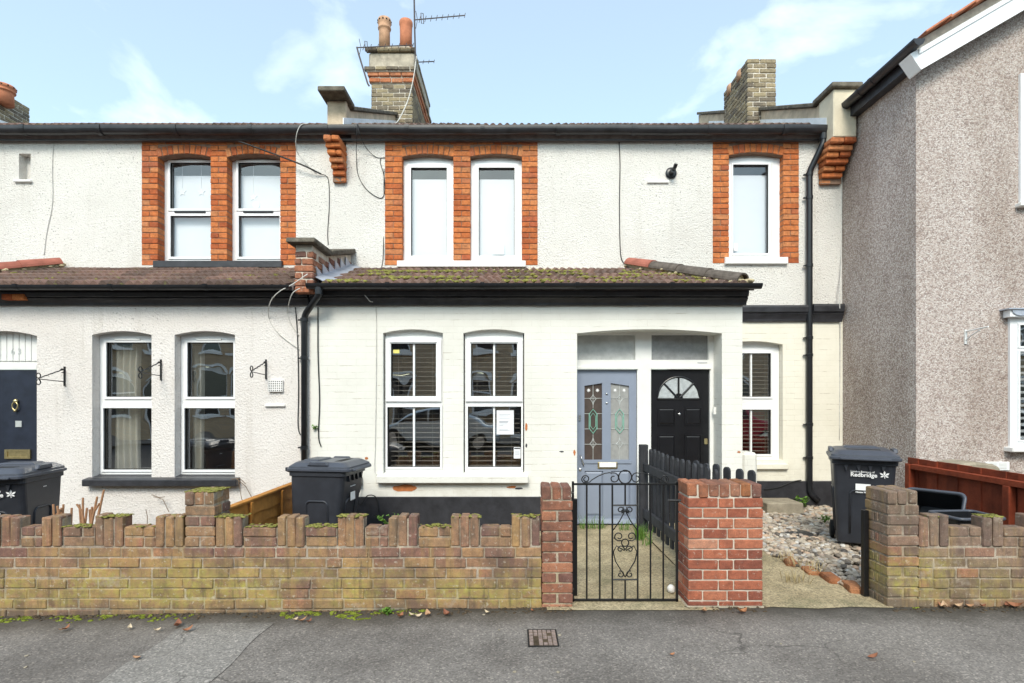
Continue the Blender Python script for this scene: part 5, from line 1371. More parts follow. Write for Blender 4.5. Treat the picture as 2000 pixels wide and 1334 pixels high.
# ------------------------------------------------------------------ picket fence and picket gate
def picket_mesh(w, h, d, mat):
    n = 10; pts = [(-w/2, 0), (w/2, 0), (w/2, h - w/2)] + [(w/2*math.cos(math.pi*i/n), h - w/2 + w/2*math.sin(math.pi*i/n)) for i in range(1, n)] + [(-w/2, h - w/2)]
    mb = MB().prism(pts, 'y', -d/2, d/2); me = bpy.data.meshes.new('picket'); me.from_pydata(mb.v, [], mb.f); me.materials.append(MATS[mat]); return me
pk = picket_mesh(.07, .90, .02, 'fence_charcoal'); pk2 = picket_mesh(.07, .88, .02, 'fence_charcoal')
def pickets(name, label, cat, A, B, pitch, zb, mesh, off, post_a=True, post_b=False):
    A, B = Vector((*A, 0)), Vector((*B, 0)); d = B - A; L = d.length; u = d/L; nrm = Vector((-u.y, u.x, 0)); ang = math.atan2(u.y, u.x)
    t = thing(name, label, cat, (A + B)/2)
    n = int(L/pitch)
    for i in range(n+1):
        o = bpy.data.objects.new('picket', mesh); COL.objects.link(o); p = A + u*(i*pitch + .03) + nrm*off
        o.location = (p.x, p.y, zb + rnd.uniform(-.012, .006)); o.rotation_euler = (0, rnd.uniform(-.01, .01), ang); adopt(o, t)
    def rail(z, h):
        o = MB().box(-L/2, L/2, -.018, .018, -h/2, h/2).build('rail', 'fence_charcoal', None, bevel=.004)
        o.location = ((A+B)/2).to_tuple()[:2] + (z,); o.rotation_euler = (0, 0, ang); adopt(o, t)
    rail(zb + .68, .085); rail(zb + .16, .10)
    for flag, q in ((post_a, A), (post_b, B)):
        if flag: MB().box(q.x - .045, q.x + .045, q.y - .045, q.y + .045, 0, .99).build('post', 'fence_charcoal', t, bevel=.005)
    return t
pickets('picket_fence', 'charcoal picket fence running from between the doors to the red pillar', 'fence', (1.50, 6.30), (1.56, 4.30), .150, .06, pk, .03)
pickets('picket_gate', 'charcoal picket gate folded back behind the red brick pillar', 'gate', (1.62, 5.0), (1.86, 4.34), .135, .07, pk2, .03, post_a=False)
# ------------------------------------------------------------------ orange lapped fence panel and red fence
ft = thing('lap_fence_panel', 'orange wooden overlapping-board fence panel beside the tilted grey bin', 'fence', (XP, 5.2, -.08))
for i in range(6):
    z0 = -.06 + i*.108
    mb = MB()
    nseg = 14
    for k in range(nseg+1):
        y = 4.18 + (6.2 - 4.18)*k/nseg; wv = .010*math.sin(k*1.7 + i*2.1)
        for (xx, zz) in ((XP + .035, z0 + wv), (XP + .022, z0 + wv), (XP + .005, z0 + .128), (XP + .012, z0 + .130)): mb.v.append((xx, y, zz))
    for k in range(nseg):
        for j in range(4):
            l = (j+1) % 4; mb.f.append((k*4+j, k*4+l, (k+1)*4+l, (k+1)*4+j))
    mb.f += [(0, 1, 2, 3), tuple(nseg*4 + j for j in (3, 2, 1, 0))]
    mb.build('board', 'fence_orange', ft)
for y in (4.2, 4.85, 5.5, 6.15): MB().box(XP + .036, XP + .058, y - .02, y + .02, -.08, .60).build('batten', 'fence_orange', ft, bevel=.003)
MB().box(XP - .02, XP + .045, 4.16, 6.22, .605, .625).build('cap_rail', 'fence_orange', ft, bevel=.003)

rf = thing('board_fence', 'dark red stained board fence with a rail in front of the pebbledashed house', 'fence', (4.4, 5.1, 0))
y = 4.12; i = 0
while y < 6.02:
    w = .135 + rnd.uniform(-.01, .01)
    MB().box(4.40 + (.010 if i % 2 else 0), 4.418 + (.010 if i % 2 else 0), y, y + w + .012, -.02, .86 + rnd.uniform(-.004, .004)).build('board', 'fence_red', rf, bevel=.002); y += w; i += 1
MB().box(4.345, 4.398, 4.12, 6.10, .745, .80).build('rail', 'fence_red', rf, bevel=.004)
MB().box(4.345, 4.398, 4.12, 6.10, .15, .20).build('rail', 'fence_red', rf, bevel=.004)
for y in (4.85, 6.06): MB().box(4.335, 4.399, y - .035, y + .035, -.02, .744 if y < 6 else .80).build('post', 'fence_red', rf, bevel=.004)
tag(MB().box(4.44, 4.52, 6.08, 6.16, -.02, .84).build('fence_post', 'concrete', None, bevel=.006), 'pale concrete post at the end of the red fence', 'post')
tag(MB().prism([(4.64, .79), (4.68, .83), (4.85, .848), (5.02, .83), (5.10, .79), (5.10, 0), (4.64, 0)], 'y', 5.75, 6.1).build('stone_block', 'concrete', None, bevel=.02), 'weathered concrete block behind the red fence', 'block')

# ------------------------------------------------------------------ wheelie bins
def rrect(w, d, r, z, cx=0, cy=0, n=4):
    pts = []
    for sx, sy, a0 in ((1, 1, 0), (-1, 1, .5), (-1, -1, 1), (1, -1, 1.5)):
        for i in range(n+1):
            a = (a0 + .5*i/n)*math.pi; pts.append((cx + sx*(w/2 - r) + r*math.cos(a), cy + sy*(d/2 - r) + r*math.sin(a), z))
    return pts
def loft(rings, cap0=True, cap1=True):
    mb = MB(); n = len(rings[0])
    for rg in rings: mb.v += rg
    for i in range(len(rings)-1):
        for k in range(n):
            l = (k+1) % n; mb.f.append((i*n+k, i*n+l, (i+1)*n+l, (i+1)*n+k))
    if cap0: mb.f.append(tuple(range(n))[::-1])
    if cap1: mb.f.append(tuple((len(rings)-1)*n + k for k in range(n)))
    return mb
def leaf_logo(cx, cz, s, y, mat, parent):
    for a in (90, 35, 145, -20, 200):
        t = R(a); L = s*(1.0 if a in (90, 35, 145) else .75); u, w = (math.cos(t), math.sin(t)), (-math.sin(t), math.cos(t))
        pts = [(cx + u[0]*L*f + w[0]*L*g, cz + u[1]*L*f + w[1]*L*g) for f, g in ((.05, 0), (.35, .13), (.62, .19), (.85, .09), (1, 0), (.85, -.09), (.62, -.19), (.35, -.13))]
        MB().prism(pts, 'y', y - .0012, y).build('leaf_emblem', mat, parent)
    MB().prism([(cx - .003, cz), (cx + .003, cz), (cx + .006, cz - s*.55), (cx + .001, cz - s*.55)], 'y', y - .0012, y).build('leaf_emblem', mat, parent)
def make_bin(label, loc, rotz, sc, front_print, tilt=(0, 0)):
    """built upright at the origin with its front towards -Y, then placed"""
    t = thing('wheelie_bin', label, 'wheelie bin', (0, 0, 0), 'dark grey wheelie bins in the front gardens')
    W = lambda z: .455 + .10*z/.95
    D = lambda z: .47 + .15*z/.95
    zs = [.045, .06, .3, .55, .80, .90, .935]
    rings = [rrect(W(z) - (.03 if z < .05 else 0), D(z) - (.03 if z < .05 else 0), .05, z, 0, .30 - D(z)/2) for z in zs]
    loft(rings).build('body', 'bin_plastic', t, smooth=False, bevel=0)
    rim = loft([rrect(W(.9) + .008, D(.9) + .01, .05, .885, 0, .30 - D(.9)/2), rrect(W(.9) + .03, D(.9) + .03, .05, .89, 0, .30 - D(.9)/2), rrect(W(.9) + .03, D(.9) + .03, .05, .935, 0, .30 - D(.9)/2)])
    rim.build('rim', 'bin_plastic', t)
    cy = .30 - D(.95)/2 - .02
    l0 = [rrect(.605, .70, .05, .937, 0, cy), rrect(.625, .72, .05, .945, 0, cy), rrect(.625, .72, .05, .965, 0, cy), rrect(.60, .695, .05, .972, 0, cy), rrect(.595, .69, .05, .990, 0, cy), rrect(.50, .58, .06, 1.028, 0, cy + .01), rrect(.46, .54, .06, 1.035, 0, cy + .01)]
    lid = loft(l0).build('lid', 'bin_lid_plastic', t)
    lp = cy - .36
    MB().box(-.22, .22, lp - .028, lp + .03, .940, .962).build('lid_lip', 'bin_lid_plastic', lid, bevel=.006)
    MB().box(-.15, .15, cy - .20, cy - .12, 1.034, 1.0365).build('lid_slot', 'rubber', lid)
    MB().prism([(-.18, 1.02), (.18, 1.02), (.15, 1.052), (-.15, 1.052)], 'y', cy + .06, cy + .24).build('lid_ridge', 'bin_lid_plastic', lid, bevel=.012)
    for s in (-1, 1):                                       # raised hand holds at the lid's sides
        MB().prism([(cy - .12, 1.0), (cy + .12, 1.0), (cy + .09, 1.045), (cy - .09, 1.045)], 'x', s*.285 - .02, s*.285 + .02).build('lid_grip', 'bin_lid_plastic', lid, bevel=.008)
    hb = .345
    MB().tube([(-.23, hb, .955), (.23, hb, .955)], .017, 12).build('handle', 'bin_lid_plastic', t, smooth=True)
    for s in (-1, 1): MB().prism([(.26, .90), (.26, .965), (hb + .02, .975), (hb + .02, .935)], 'x', s*.235 - .015, s*.235 + .015).build('handle_bracket', 'bin_plastic', t, bevel=.004)
    def arch(face):
        n = 8; w, za, zb_, rr = .12, .16, .62, .05
        pts = [(-w, za), (-w, zb_ - rr)] + [(-w + rr - rr*math.cos(pi/2*i/n), zb_ - rr + rr*math.sin(pi/2*i/n)) for i in range(1, n+1)]
        pts = pts + [(-a, b) for a, b in pts[::-1]]
        out = []
        for a, z in pts:
            if face == 'front': out.append((a, .30 - D(z) - .002, z))
            else: out.append((face*(W(z)/2 + .002), -.0 + a, z))
        MB().tube(out, .011, 8).build('embossed_arch', 'bin_plastic', t, smooth=True)
    arch('front'); arch(1); arch(-1)
    for s in (-1, 1):
        MB().lathe([(.0, -.025), (.06, -.025), (.098, -.018), (.10, 0), (.098, .018), (.06, .025), (0, .025)], (s*.255, .255, .10), 24, 'x').build('wheel', 'rubber', t, smooth=False)
    MB().tube([(-.25, .255, .10), (.25, .255, .10)], .012, 10).build('axle', 'steel', t)
    for s in (-.16, -.05, .05, .16): MB().prism([(-.02 + s, .885), (.02 + s, .885), (s, .82)], 'y', .30 - D(.87) - .022, .30 - D(.87) + .01).build('rib', 'bin_plastic', t)
    yF = lambda z: .30 - D(z) - .0035
    slope = -math.atan(.15/.95)                             # the front leans outward
    def printed(o): pass
    if front_print:
        z = .745
        pr_ = MB().box(-.002, .002, yF(z) - .0012, yF(z), z - .002, z + .002).build('print_patch', 'bin_plastic', t)
        y = yF(.80) - .004
        text('London Borough of', .026, (-.12, y, .808), 'white_print', t, bold=.0004); text('Redbridge', .056, (-.122, y - .001, .766), 'white_print', t, bold=.0014)
        leaf_logo(.170, .785, .05, y, 'white_print', t)
        y = yF(.68) - .003
        MB().box(-.075, .055, y - .0012, y, .625, .69).build('address_label', 'white_print', t)
        text('House Number', .024, (-.075, y - .004, .598), 'white_print', t, bold=.0006)
        c = MB().tube([(.05 + .022*math.cos(2*pi*i/20), yF(.30) - .002, .30 + .022*math.sin(2*pi*i/20)) for i in range(20)], .004, 6, closed=True); c.build('recycling_mark', 'white_print', t)
    else:
        y = yF(.72) - .003
        MB().box(-.06, .06, y - .0012, y, .60, .69).build('address_label', 'white_print', t)
        text('House Number', .022, (-.075, y - .005, .75), 'white_print', t)
        MB().box(-.03, .03, -.05, -.0495, .80, .80).v
    MB().box(W(.83)/2 + .003, W(.83)/2 + .0042, -.02, .03, .815, .822).build('maker_mark', 'white_print', t)
    t.rotation_euler = (tilt[0], tilt[1], rotz); t.location = loc; t.scale = (sc, sc, sc)
    return t
make_bin('dark grey wheelie bin with council logo standing on gravel', (3.53, 5.58, .03), R(-27), .95, True)
make_bin('dark grey wheelie bin side-on beside the black downpipe', (-1.84, 5.52, -.03), R(82), .90, False)
make_bin('dark grey wheelie bin in front of the navy door', (-4.50, 4.98, -.03), R(10), .91, True)

def open_box(name, label, loc, rot, w, d, h):
    t = thing(name, label, 'recycling box', (0, 0, 0), 'black recycling boxes behind the short wall')
    o = loft([rrect(w*.84, d*.84, .03, 0), rrect(w, d, .04, h), rrect(w - .02, d - .02, .035, h), rrect(w*.84 - .02, d*.84 - .02, .03, .012)], True, True); o.build('body', 'black_plastic', t)
    rg = rrect(w + .012, d + .012, .045, h); MB().tube(rg, .014, 8, closed=True).build('rim', 'bin_lid_plastic', t, smooth=True)
    t.location = loc; t.rotation_euler = rot if not isinstance(rot, Vector) else rot.to_track_quat('Z', 'Y').to_euler()
    return t
open_box('recycling_box', 'black recycling box tipped on its side against the red fence', (3.91, 5.03, .39), Vector((-.66, -.52, .50)), .42, .32, .30)
open_box('recycling_box', 'black recycling box standing upright under the tipped one', (3.86, 5.05, .03), (0, 0, R(6)), .50, .40, .36)
open_box('recycling_box', 'tall black recycling box close behind the short crenellated wall', (3.66, 4.45, .03), (0, 0, R(4)), .38, .30, .54)

# ------------------------------------------------------------------ brackets
def basket_bracket(label, px, py0, py1, Y, mat, mirror=1, L=.37):
    z1, z0 = PZ(py0, Y), PZ(py1, Y); x = PX(px, Y)
    t = thing('hanging_bracket', label, 'bracket', (x, Y, (z0+z1)/2))
    MB().box(x - .008, x + .008, Y - .014, Y, z0, z1).build('wall_plate', mat, t)
    za, zb_ = z0 + (z1-z0)*.22, z1 - .03
    MB().tube([(x, Y - .012, za), (x, Y - L, za + .02)], .005, 8).build('arm', mat, t)
    pts = []
    for i in range(19):
        f = i/18; tw = .006*math.sin(f*30); pts.append((x + tw, Y - .012 - (L - .03)*f, zb_ + (za + .03 - zb_)*f))
    MB().tube(pts, .0065, 6).build('brace', mat, t)
    for cz, s in ((za + .055, 1), (za - .015, -1)):
        MB().tube([(x, Y - L + .01 + .028*math.cos(a), cz + s*.028*math.sin(a)) for a in [pi*1.75*i/14 - pi*.4 for i in range(15)]], .006, 6).build('curl', mat, t)
    MB().tube([(x, Y - .02 - .025*math.cos(a) - .02, zb_ - .02 + .022*math.sin(a)) for a in [pi*1.6*i/12 for i in range(13)]], .005, 6).build('curl', mat, t)
basket_bracket('black iron basket bracket beside the navy front door', 127, 716, 754, YB, 'black_iron')
basket_bracket('black iron basket bracket between the two lower windows', 315, 702, 743, YB, 'black_iron')
basket_bracket('black iron basket bracket above the small wall vent', 520, 702, 741, YB, 'black_iron')
x, z0, z1 = PX(1884.5, YR), PZ(672, YR), PZ(644, YR)
t = thing('hanging_bracket', 'white metal bracket on the pebbledashed wall', 'bracket', (x, YR, (z0+z1)/2))
MB().box(x - .012, x + .012, YR - .016, YR, z0, z1).build('wall_plate', 'white_gloss', t)
MB().tube([(x, YR - .014, z1 - .02), (x, YR - .31, z1 - .005)], .009, 8).build('arm', 'white_gloss', t)
MB().tube([(x, YR - .014, z0 + .04), (x, YR - .08, z0 + .085), (x, YR - .2, z1 - .03)], .007, 8).build('brace', 'white_gloss', t)

# ------------------------------------------------------------------ aerials on the chimney
def yagi(name, label, mast_pts, boom, nel, el_len, refl=True, vert=False):
    t = thing(name, label, 'aerial', mast_pts[0], None)
    MB().tube(mast_pts, .016, 8).build('mast', 'aerial_metal', t)
    a, b = Vector(boom[0]), Vector(boom[1]); MB().tube([a, b], .011, 6).build('boom', 'aerial_metal', t)
    d = (b-a); side = Vector((.12, .35, 1)).normalized()
    for i in range(nel):
        p = a + d*(.12 + .88*i/(nel-1)); L = el_len*(1 - .3*i/nel)
        MB().tube([p - side*L, p + side*L], .0065, 6).build('element', 'aerial_metal', t)
    if refl:
        p = a + d*.17; q = [p + Vector((-.015, -.03, -.10)), p + Vector((.03, -.03, -.11)), p + Vector((.02, -.03, .09)), p + Vector((-.025, -.03, .10))]
        MB().tube(q, .008, 6, closed=True).build('dipole', 'aerial_metal', t)
        for s in (-1, 1): MB().tube([p + d*-.10 + Vector((0, 0, s*.02)), p + d*-.13 + Vector((0, 0, s*.17))], .006, 6).build('reflector', 'aerial_metal', t)
    return t
Ya = YC - .13
yagi('tv_aerial', 'tall tv aerial on a mast clamped to the chimney corner', [P(812, 132, Ya), P(810, 60, Ya), P(808, -60, Ya)], (P(808, 39, Ya), P(908, 30, Ya)), 9, .085)
yagi('tv_aerial', 'tv aerial lying across the chimney on a cranked pole', [P(721, 168, Ya), P(718, 163, Ya), P(700, 104, Ya), P(697, 92, Ya)], (P(697, 93, Ya), P(807, 88, Ya)), 8, .075)
t3 = yagi('tv_aerial', 'short tv aerial sticking out behind the chimney', [P(812, 150, Ya + .6), P(812, 118, Ya + .6)], (P(812, 121.5, Ya + .6), P(848, 120, Ya + .6)), 4, .06, refl=False)
a, b = P(808, 6, Ya), P(845, -6, Ya)

# ------------------------------------------------------------------ cables
def cable(label, pts, r, mat, smooth_n=5):
    v = [P(*p) for p in pts]; out = []
    for i in range(len(v)-1):                                # Catmull-Rom through the points
        p0, p1, p2, p3 = v[max(i-1, 0)], v[i], v[i+1], v[min(i+2, len(v)-1)]
        for k in range(smooth_n):
            u = k/smooth_n; out.append(.5*((2*p1) + (p2-p0)*u + (2*p0-5*p1+4*p2-p3)*u*u + (3*p1-p0-3*p2+p3)*u**3))
    out.append(v[-1]); return tag(MB().tube(out, r, 6).build('cable', mat, None, smooth=True), label, 'cable')
F = YF - .008; B = YB - .012
cable('thin cable on the rendered wall beside the small recessed vent', [(104, 276, F), (102, 330, F), (102, 398, F), (91, 455, F), (86, 497, F)], .005, 'cable_white')
cable('dark overhead service line slanting past the paired star windows', [(466, 276, YF - .12), (520, 295, YF - .1), (590, 322, YF - .1), (627, 340, YF - .03)], .011, 'cable_black')
cable('thin cable dropping down the wall under the slanting service line', [(627, 340, F - .02), (641, 350, F), (643, 400, F), (640, 452, F), (641, 478, F)], .005, 'cable_black')
cable('pale cable looped over the gutter left of the brick corbel', [(602, 241, 7.47), (588, 244, 7.465), (580, 260, 7.46), (578, 285, 7.55), (586, 306, 7.65), (618, 338, F)], .005, 'cable_white')
cable('grey cable hanging in a big loop beside the paired windows', [(698, 242, 7.47), (697, 266, 7.46), (696, 300, 7.64), (699, 340, F), (716, 370, F), (742, 387, F), (751, 376, F), (750, 345, F), (743, 318, F), (744, 309, F)], .005, 'cable_black')
cable('second grey cable running from the gutter to the brick surround', [(699, 243, 7.47), (703, 264, 7.46), (716, 290, 7.64), (735, 307, F), (752, 308, F)], .005, 'cable_black')
cable('black cable down the wall beside the boiler flue', [(1209, 276, F), (1211, 320, F), (1210, 400, F), (1212, 495, F), (1222, 517, F - .05), (1236, 530, 7.2), (1256, 545, 6.75)], .0065, 'cable_black')
cable('white cable down the joint between the terrace and the pebbledashed house', [(1640, 318, F), (1644, 345, F), (1643, 500, F), (1640, 590, F - .11), (1641, 640, F - .02), (1639, 860, F)], .007, 'cable_white')
cable('black cable down the cream wall beside the left downpipe', [(621, 600, B), (621, 690, B), (624, 780, B), (622, 850, B), (627, 872, B)], .007, 'cable_black')
cable('black cable down the rendered wall edge beside the downpipe', [(577, 600, B), (581, 660, B), (583, 760, B), (582, 830, B), (587, 850, B)], .006, 'cable_black')
cable('thin cream cable down the painted bay beside its window', [(712, 576, YB - .13), (722, 588, YB - .1), (734, 602, B), (735, 700, B), (733, 860, B), (732, 920, B), (742, 927, B)], .0045, 'cable_white')
cable('pale cable curling from the lean-to roof over the cornice', [(601, 535, 6.15), (570, 556, 6.12), (545, 570, 6.12), (528, 590, 6.2), (525, 620, B), (545, 652, B), (584, 682, B)], .0055, 'cable_white')
cable('second pale cable curling over the cornice by the brick parapet', [(586, 563, 6.12), (572, 572, 6.12), (565, 590, 6.2), (562, 608, B), (566, 628, B), (583, 655, B)], .0055, 'cable_white')
cable('grey cable lying along the mossy lean-to roof', [(655, 562, 6.16), (700, 560, 6.18), (716, 548, 6.4), (738, 532, 7.0), (746, 520, 7.4), (749, 480, F), (750, 330, F)], .006, 'cable_black')
cable('pale cable lying across the roof tiles by the lead flashing', [(640, 560, 6.2), (680, 561, 6.17), (706, 562, 6.16), (720, 552, 6.35), (744, 545, 6.55), (790, 548, 6.5), (850, 535, 6.9)], .005, 'cable_white')
cable('pale cable on the chimney stack running to the roof', [(813, 110, Ya), (808, 150, Ya - .02), (797, 195, Ya - .01), (780, 232, 10.6), (770, 243, 10.0)], .011, 'cable_white')
mb = MB().box(PX(693, B), PX(708, B), YB - .07, YB - .002, PZ(948, B), PZ(931, B))
tag(mb.build('outdoor_socket', 'black_plastic', None, bevel=.008), 'black outdoor socket box on the painted wall behind the bin', 'socket')
cable('black cable hanging from the outdoor socket', [(704, 944, YB - .05), (703, 958, YB - .05), (697, 972, YB - .05), (705, 985, YB - .05), (718, 968, YB - .05), (735, 972, YB - .05), (740, 1000, YB - .05)], .006, 'cable_black')
cable('black cable along the plinth beside the gravel', [(1492, 956, YF - .055), (1520, 952, YF - .055), (1548, 941, YF - .055), (1565, 938, YF - .06)], .008, 'cable_black')

# ------------------------------------------------------------------ gravel, edging, stones
def blobs(centres, sizes, name, mat, seed, tone=True, sub=2, jit=.12):
    bm = bmesh.new(); bmesh.ops.create_icosphere(bm, subdivisions=sub, radius=1)
    V = np.array([v.co[:] for v in bm.verts]); Fc = np.array([[v.index for v in f.verts] for f in bm.faces]); bm.free()
    rg = np.random.default_rng(seed); n = len(centres); vs_, fs_, tn = [], [], []
    for i in range(n):
        a, b_ = rg.uniform(0, 2*pi), rg.uniform(-.3, .3)
        s = V*np.array(sizes[i])*(1 + rg.normal(0, jit*.35, (len(V), 1)))
        s = s @ np.array([[1, 0, 0], [0, math.cos(b_), math.sin(b_)], [0, -math.sin(b_), math.cos(b_)]]) @ np.array([[math.cos(a), math.sin(a), 0], [-math.sin(a), math.cos(a), 0], [0, 0, 1]])
        vs_.append(s + np.array(centres[i])); fs_.append(Fc + i*len(V)); tn.append(np.full(len(V), rg.random()))
    v = np.concatenate(vs_); f = np.concatenate(fs_); me = bpy.data.meshes.new(name); me.from_pydata(v.tolist(), [], f.tolist()); me.shade_smooth()
    at = me.attributes.new('tone', 'FLOAT', 'POINT'); at.data.foreach_set('value', np.concatenate(tn))
    me.materials.append(MATS[mat]); o = bpy.data.objects.new(name, me); COL.objects.link(o); return o
rg = np.random.default_rng(3); cs, sz = [], []
def left_edge(y): return 2.46 + (2.72 - 2.46)*(5.41 - y)/1.2 if y < 5.41 else 2.46 - .25*(y - 5.41)
while len(cs) < 5200:
    y = rg.uniform(4.15, 7.62); x = rg.uniform(2.2, 4.36)
    if x < left_edge(y) + rg.normal(0, .02): continue
    s = rg.uniform(.016, .034); cs.append((x, y, .012 + rg.uniform(0, .03) + .02*math.sin(x*3)*math.cos(y*2))); sz.append((s*rg.uniform(1, 1.45), s, s*rg.uniform(.55, .8)))
gv = blobs(cs, sz, 'gravel', 'pebble', 5); kind(gv, 'stuff')
ed = thing('brick_edging', 'broken orange brick edging beside the gravel path', 'edging', (2.6, 4.7, 0))
for k, (y, l) in enumerate(((4.24, .22), (4.47, .20), (4.70, .17), (4.95, .2))):
    x = left_edge(y) - .02; o = brick(ed, x - .05, x + .05, y, y + l, -.02, .045 - (k == 2)*.015, 'edging_brick', bev=.016, jit=.006); o.rotation_euler.z = -.2 + rnd.uniform(-.15, .1); o.rotation_euler.y = rnd.uniform(-.15, .15)
tag(MB().box(PX(1492, 7.2), PX(1562, 7.2), 7.1, 7.5, -.02, .17).build('concrete_slab', 'concrete', None, bevel=.012), 'flat concrete slab at the foot of the cream wall', 'slab')
tag(MB().add([(3.14 + .20*math.cos(t)*(1 + .3*math.sin(3*t)), 6.0 + .17*math.sin(t)*(1 + .25*math.cos(5*t)), .040 + .010*math.sin(7*t)) for t in [2*pi*i/26 for i in range(26)]] + [(3.14, 6.0, .058)], [(i, (i+1) % 26, 26) for i in range(26)]).build('plastic_sheet', 'tarpaulin'), 'torn black plastic sheet showing through the gravel', 'sheet')
c = P(1313, 1152, 4.25); tag(blobs([(c.x, 4.28, .035)], [(.035, .03, .035)], 'white_stone', 'white_sill', 2), 'round white stone at the foot of the red pillar', 'stone')

# ------------------------------------------------------------------ moss, weeds, stems, leaves, cover
cs, sz = [], []
for _ in range(1500):                                          # on the lean-to roof, thicker towards the parapet
    y = rnd.uniform(6.22, 7.3); x = XP + .25 + (4.3*rnd.random()**1.5)
    k = math.floor((y - YE2 + .035)/.3); yy = YE2 - .03 + (k + rnd.uniform(0, .55))*.30
    if noise.noise(Vector((x*2.2, yy*3, 1))) < -.05 or yy > 7.4: continue
    s = rnd.uniform(.010, .030); cs.append((x, yy, lean_z(yy) + .052)); sz.append((s*1.6, s*1.2, s*.6))
for _ in range(110):
    y = rnd.uniform(6.2, 7.2); x = rnd.uniform(-6.8, XP - .2)
    if noise.noise(Vector((x*2.5, y*3, 5))) < .1: continue
    s = rnd.uniform(.010, .022); cs.append((x, y, lean_z(y) + .05)); sz.append((s*1.6, s*1.2, s*.6))
kind(blobs(cs, sz, 'roof_moss', 'moss_yellow', 11, sub=1, jit=.5), 'stuff')
cs, sz = [], []
tops = [((a, b), ZM + .218) for a, b in mx] + [((a, b), ZM + .146) for a, b in gp] + [(pier1, .835)] + [((a, b), ZM + .218) for a, b in mr[:2]] + [((mr[0][1], mr[1][0]), ZM + .146)]
for (a, b), z in tops:
    dens = rnd.choice((0, 8, 25, 60))
    if z > .8: dens = 150
    for _ in range(dens):
        x = rnd.uniform(a, b); s = rnd.uniform(.006, .014); cs.append((x, rnd.uniform(YW + .0, YW + (T if z < .8 else .2)), z - .001)); sz.append((s*1.8, s*1.4, s*.42))
kind(blobs(cs, sz, 'wall_moss', 'moss_yellow', 13, sub=1, jit=.5), 'stuff')
cs, sz = [], []
for xa, xb, d, n in ((-3.72, -3.35, .11, 130), (-3.3, -2.85, .13, 220), (-2.75, -2.25, .13, 110), (-1.72, -1.35, .12, 300), (-1.3, -.85, .16, 520), (-.84, -.62, .10, 90), (2.72, 2.95, .03, 25)):
    for _ in range(n):
        x = rnd.uniform(xa, xb); f = 1 - abs((x - (xa+xb)/2)/((xb-xa)/2))**2
        s = rnd.uniform(.003, .010)*(1.25 - .5*rnd.random())
        yy = YW - .012 - d*(.3 + .7*f)*rnd.random()**1.3
        if noise.noise(Vector((x*14, yy*14, 3))) < -.02: continue
        cs.append((x, yy, pave_z(x) + .001)); sz.append((s*1.6, s*1.4, s*.6))
kind(blobs(cs, sz, 'pavement_moss', 'moss_bright', 17, sub=1, jit=.5), 'stuff')
# dark soil and grit along the foot of the walls
cs, sz = [], []
for _ in range(900):
    x = rnd.uniform(-4.2, 4.2)
    if .46 < x < 1.25 or 1.85 < x < 2.7: continue
    s = rnd.uniform(.004, .013); cs.append((x, YW - .008 - .10*rnd.random()**2.2, pave_z(x) + .001)); sz.append((s*1.5, s, s*.6))
kind(blobs(cs, sz, 'wall_foot_grit', 'soil', 19, sub=1, jit=.5), 'stuff')
def grass(name, spots, n, h, spread, mat, lean=.5):
    mb = MB()
    for (x, y, z) in spots:
        for _ in range(n):
            a = rnd.uniform(0, 2*pi); b = Vector((x + rnd.uniform(-spread, spread), y + rnd.uniform(-spread, spread), z)); hh = h*rnd.uniform(.5, 1.1); w = rnd.uniform(.0018, .0035)
            d = Vector((math.cos(a), math.sin(a), 0)); sd_ = Vector((-d.y, d.x, 0))*w; k = rnd.uniform(.2, lean)*hh
            m1 = b + d*k*.35 + Vector((0, 0, hh*.6)); tp = b + d*k + Vector((0, 0, hh))
            mb.add([b - sd_, b + sd_, m1 + sd_*.8, m1 - sd_*.8, tp], [(0, 1, 2, 3), (3, 2, 4)])
    return mb.build(name, mat)
kind(grass('weeds', [(1.44 - .02*i, 6.15 - .05*i, -.02) for i in range(5)] + [(.85 + .1*i, 6.5, -.02) for i in range(3)] + [(1.3, 6.42, -.02), (1.4, 5.75, -.01)], 26, .17, .05, 'leaf_green', .9), 'stuff')
kind(grass('dry_grass', [(2.55, 4.9, .03), (2.5, 5.05, .03), (2.62, 4.75, .03), (2.35, 4.5, .01), (2.3, 4.55, .01)], 22, .11, .06, 'straw', 1.6), 'stuff')
def leafy(name, label, c, n, h, leaf, mat='leaf_green'):
    t = thing(name, label, 'weed', c); c = Vector(c)
    for i in range(n):
        a = rnd.uniform(0, 2*pi); el_ = rnd.uniform(.5, 1.3); L = h*rnd.uniform(.5, 1); d = Vector((math.cos(a)*math.cos(el_), math.sin(a)*math.cos(el_), math.sin(el_)))
        tip = c + d*L; MB().tube([c, c + d*L*.5 + Vector((0, 0, .01)), tip], .0025, 5).build('stem', mat, t)
        mb = MB()
        for k in range(5):
            p = c + d*L*(.35 + .16*k); s = Vector((rnd.uniform(-1, 1), rnd.uniform(-1, 1), rnd.uniform(-.2, .8))).normalized(); w = s.cross(d).normalized()*leaf*.35
            mb.add([p, p + s*leaf*.5 + w, p + s*leaf, p + s*leaf*.5 - w], [(0, 1, 2, 3)])
        mb.build('leaves', mat, t)
leafy('leafy_weed', 'bright green leafy weed growing at the foot of the right downpipe', (PX(1562, 7.35), 7.33, .05), 16, .20, .055)
leafy('leafy_weed', 'small green weed growing in the gravel beside the council bin', (PX(1611, 6.6), 6.6, .03), 9, .11, .035)
leafy('leafy_weed', 'small bright rosette weed at the foot of the long garden wall', (PX(758, 3.93), 3.92, -.02), 12, .05, .03)
leafy('leafy_weed', 'small weed rooted in the brickwork above the grey bin', (PX(617, YB), YB - .02, PZ(840, YB)), 6, .08, .03)
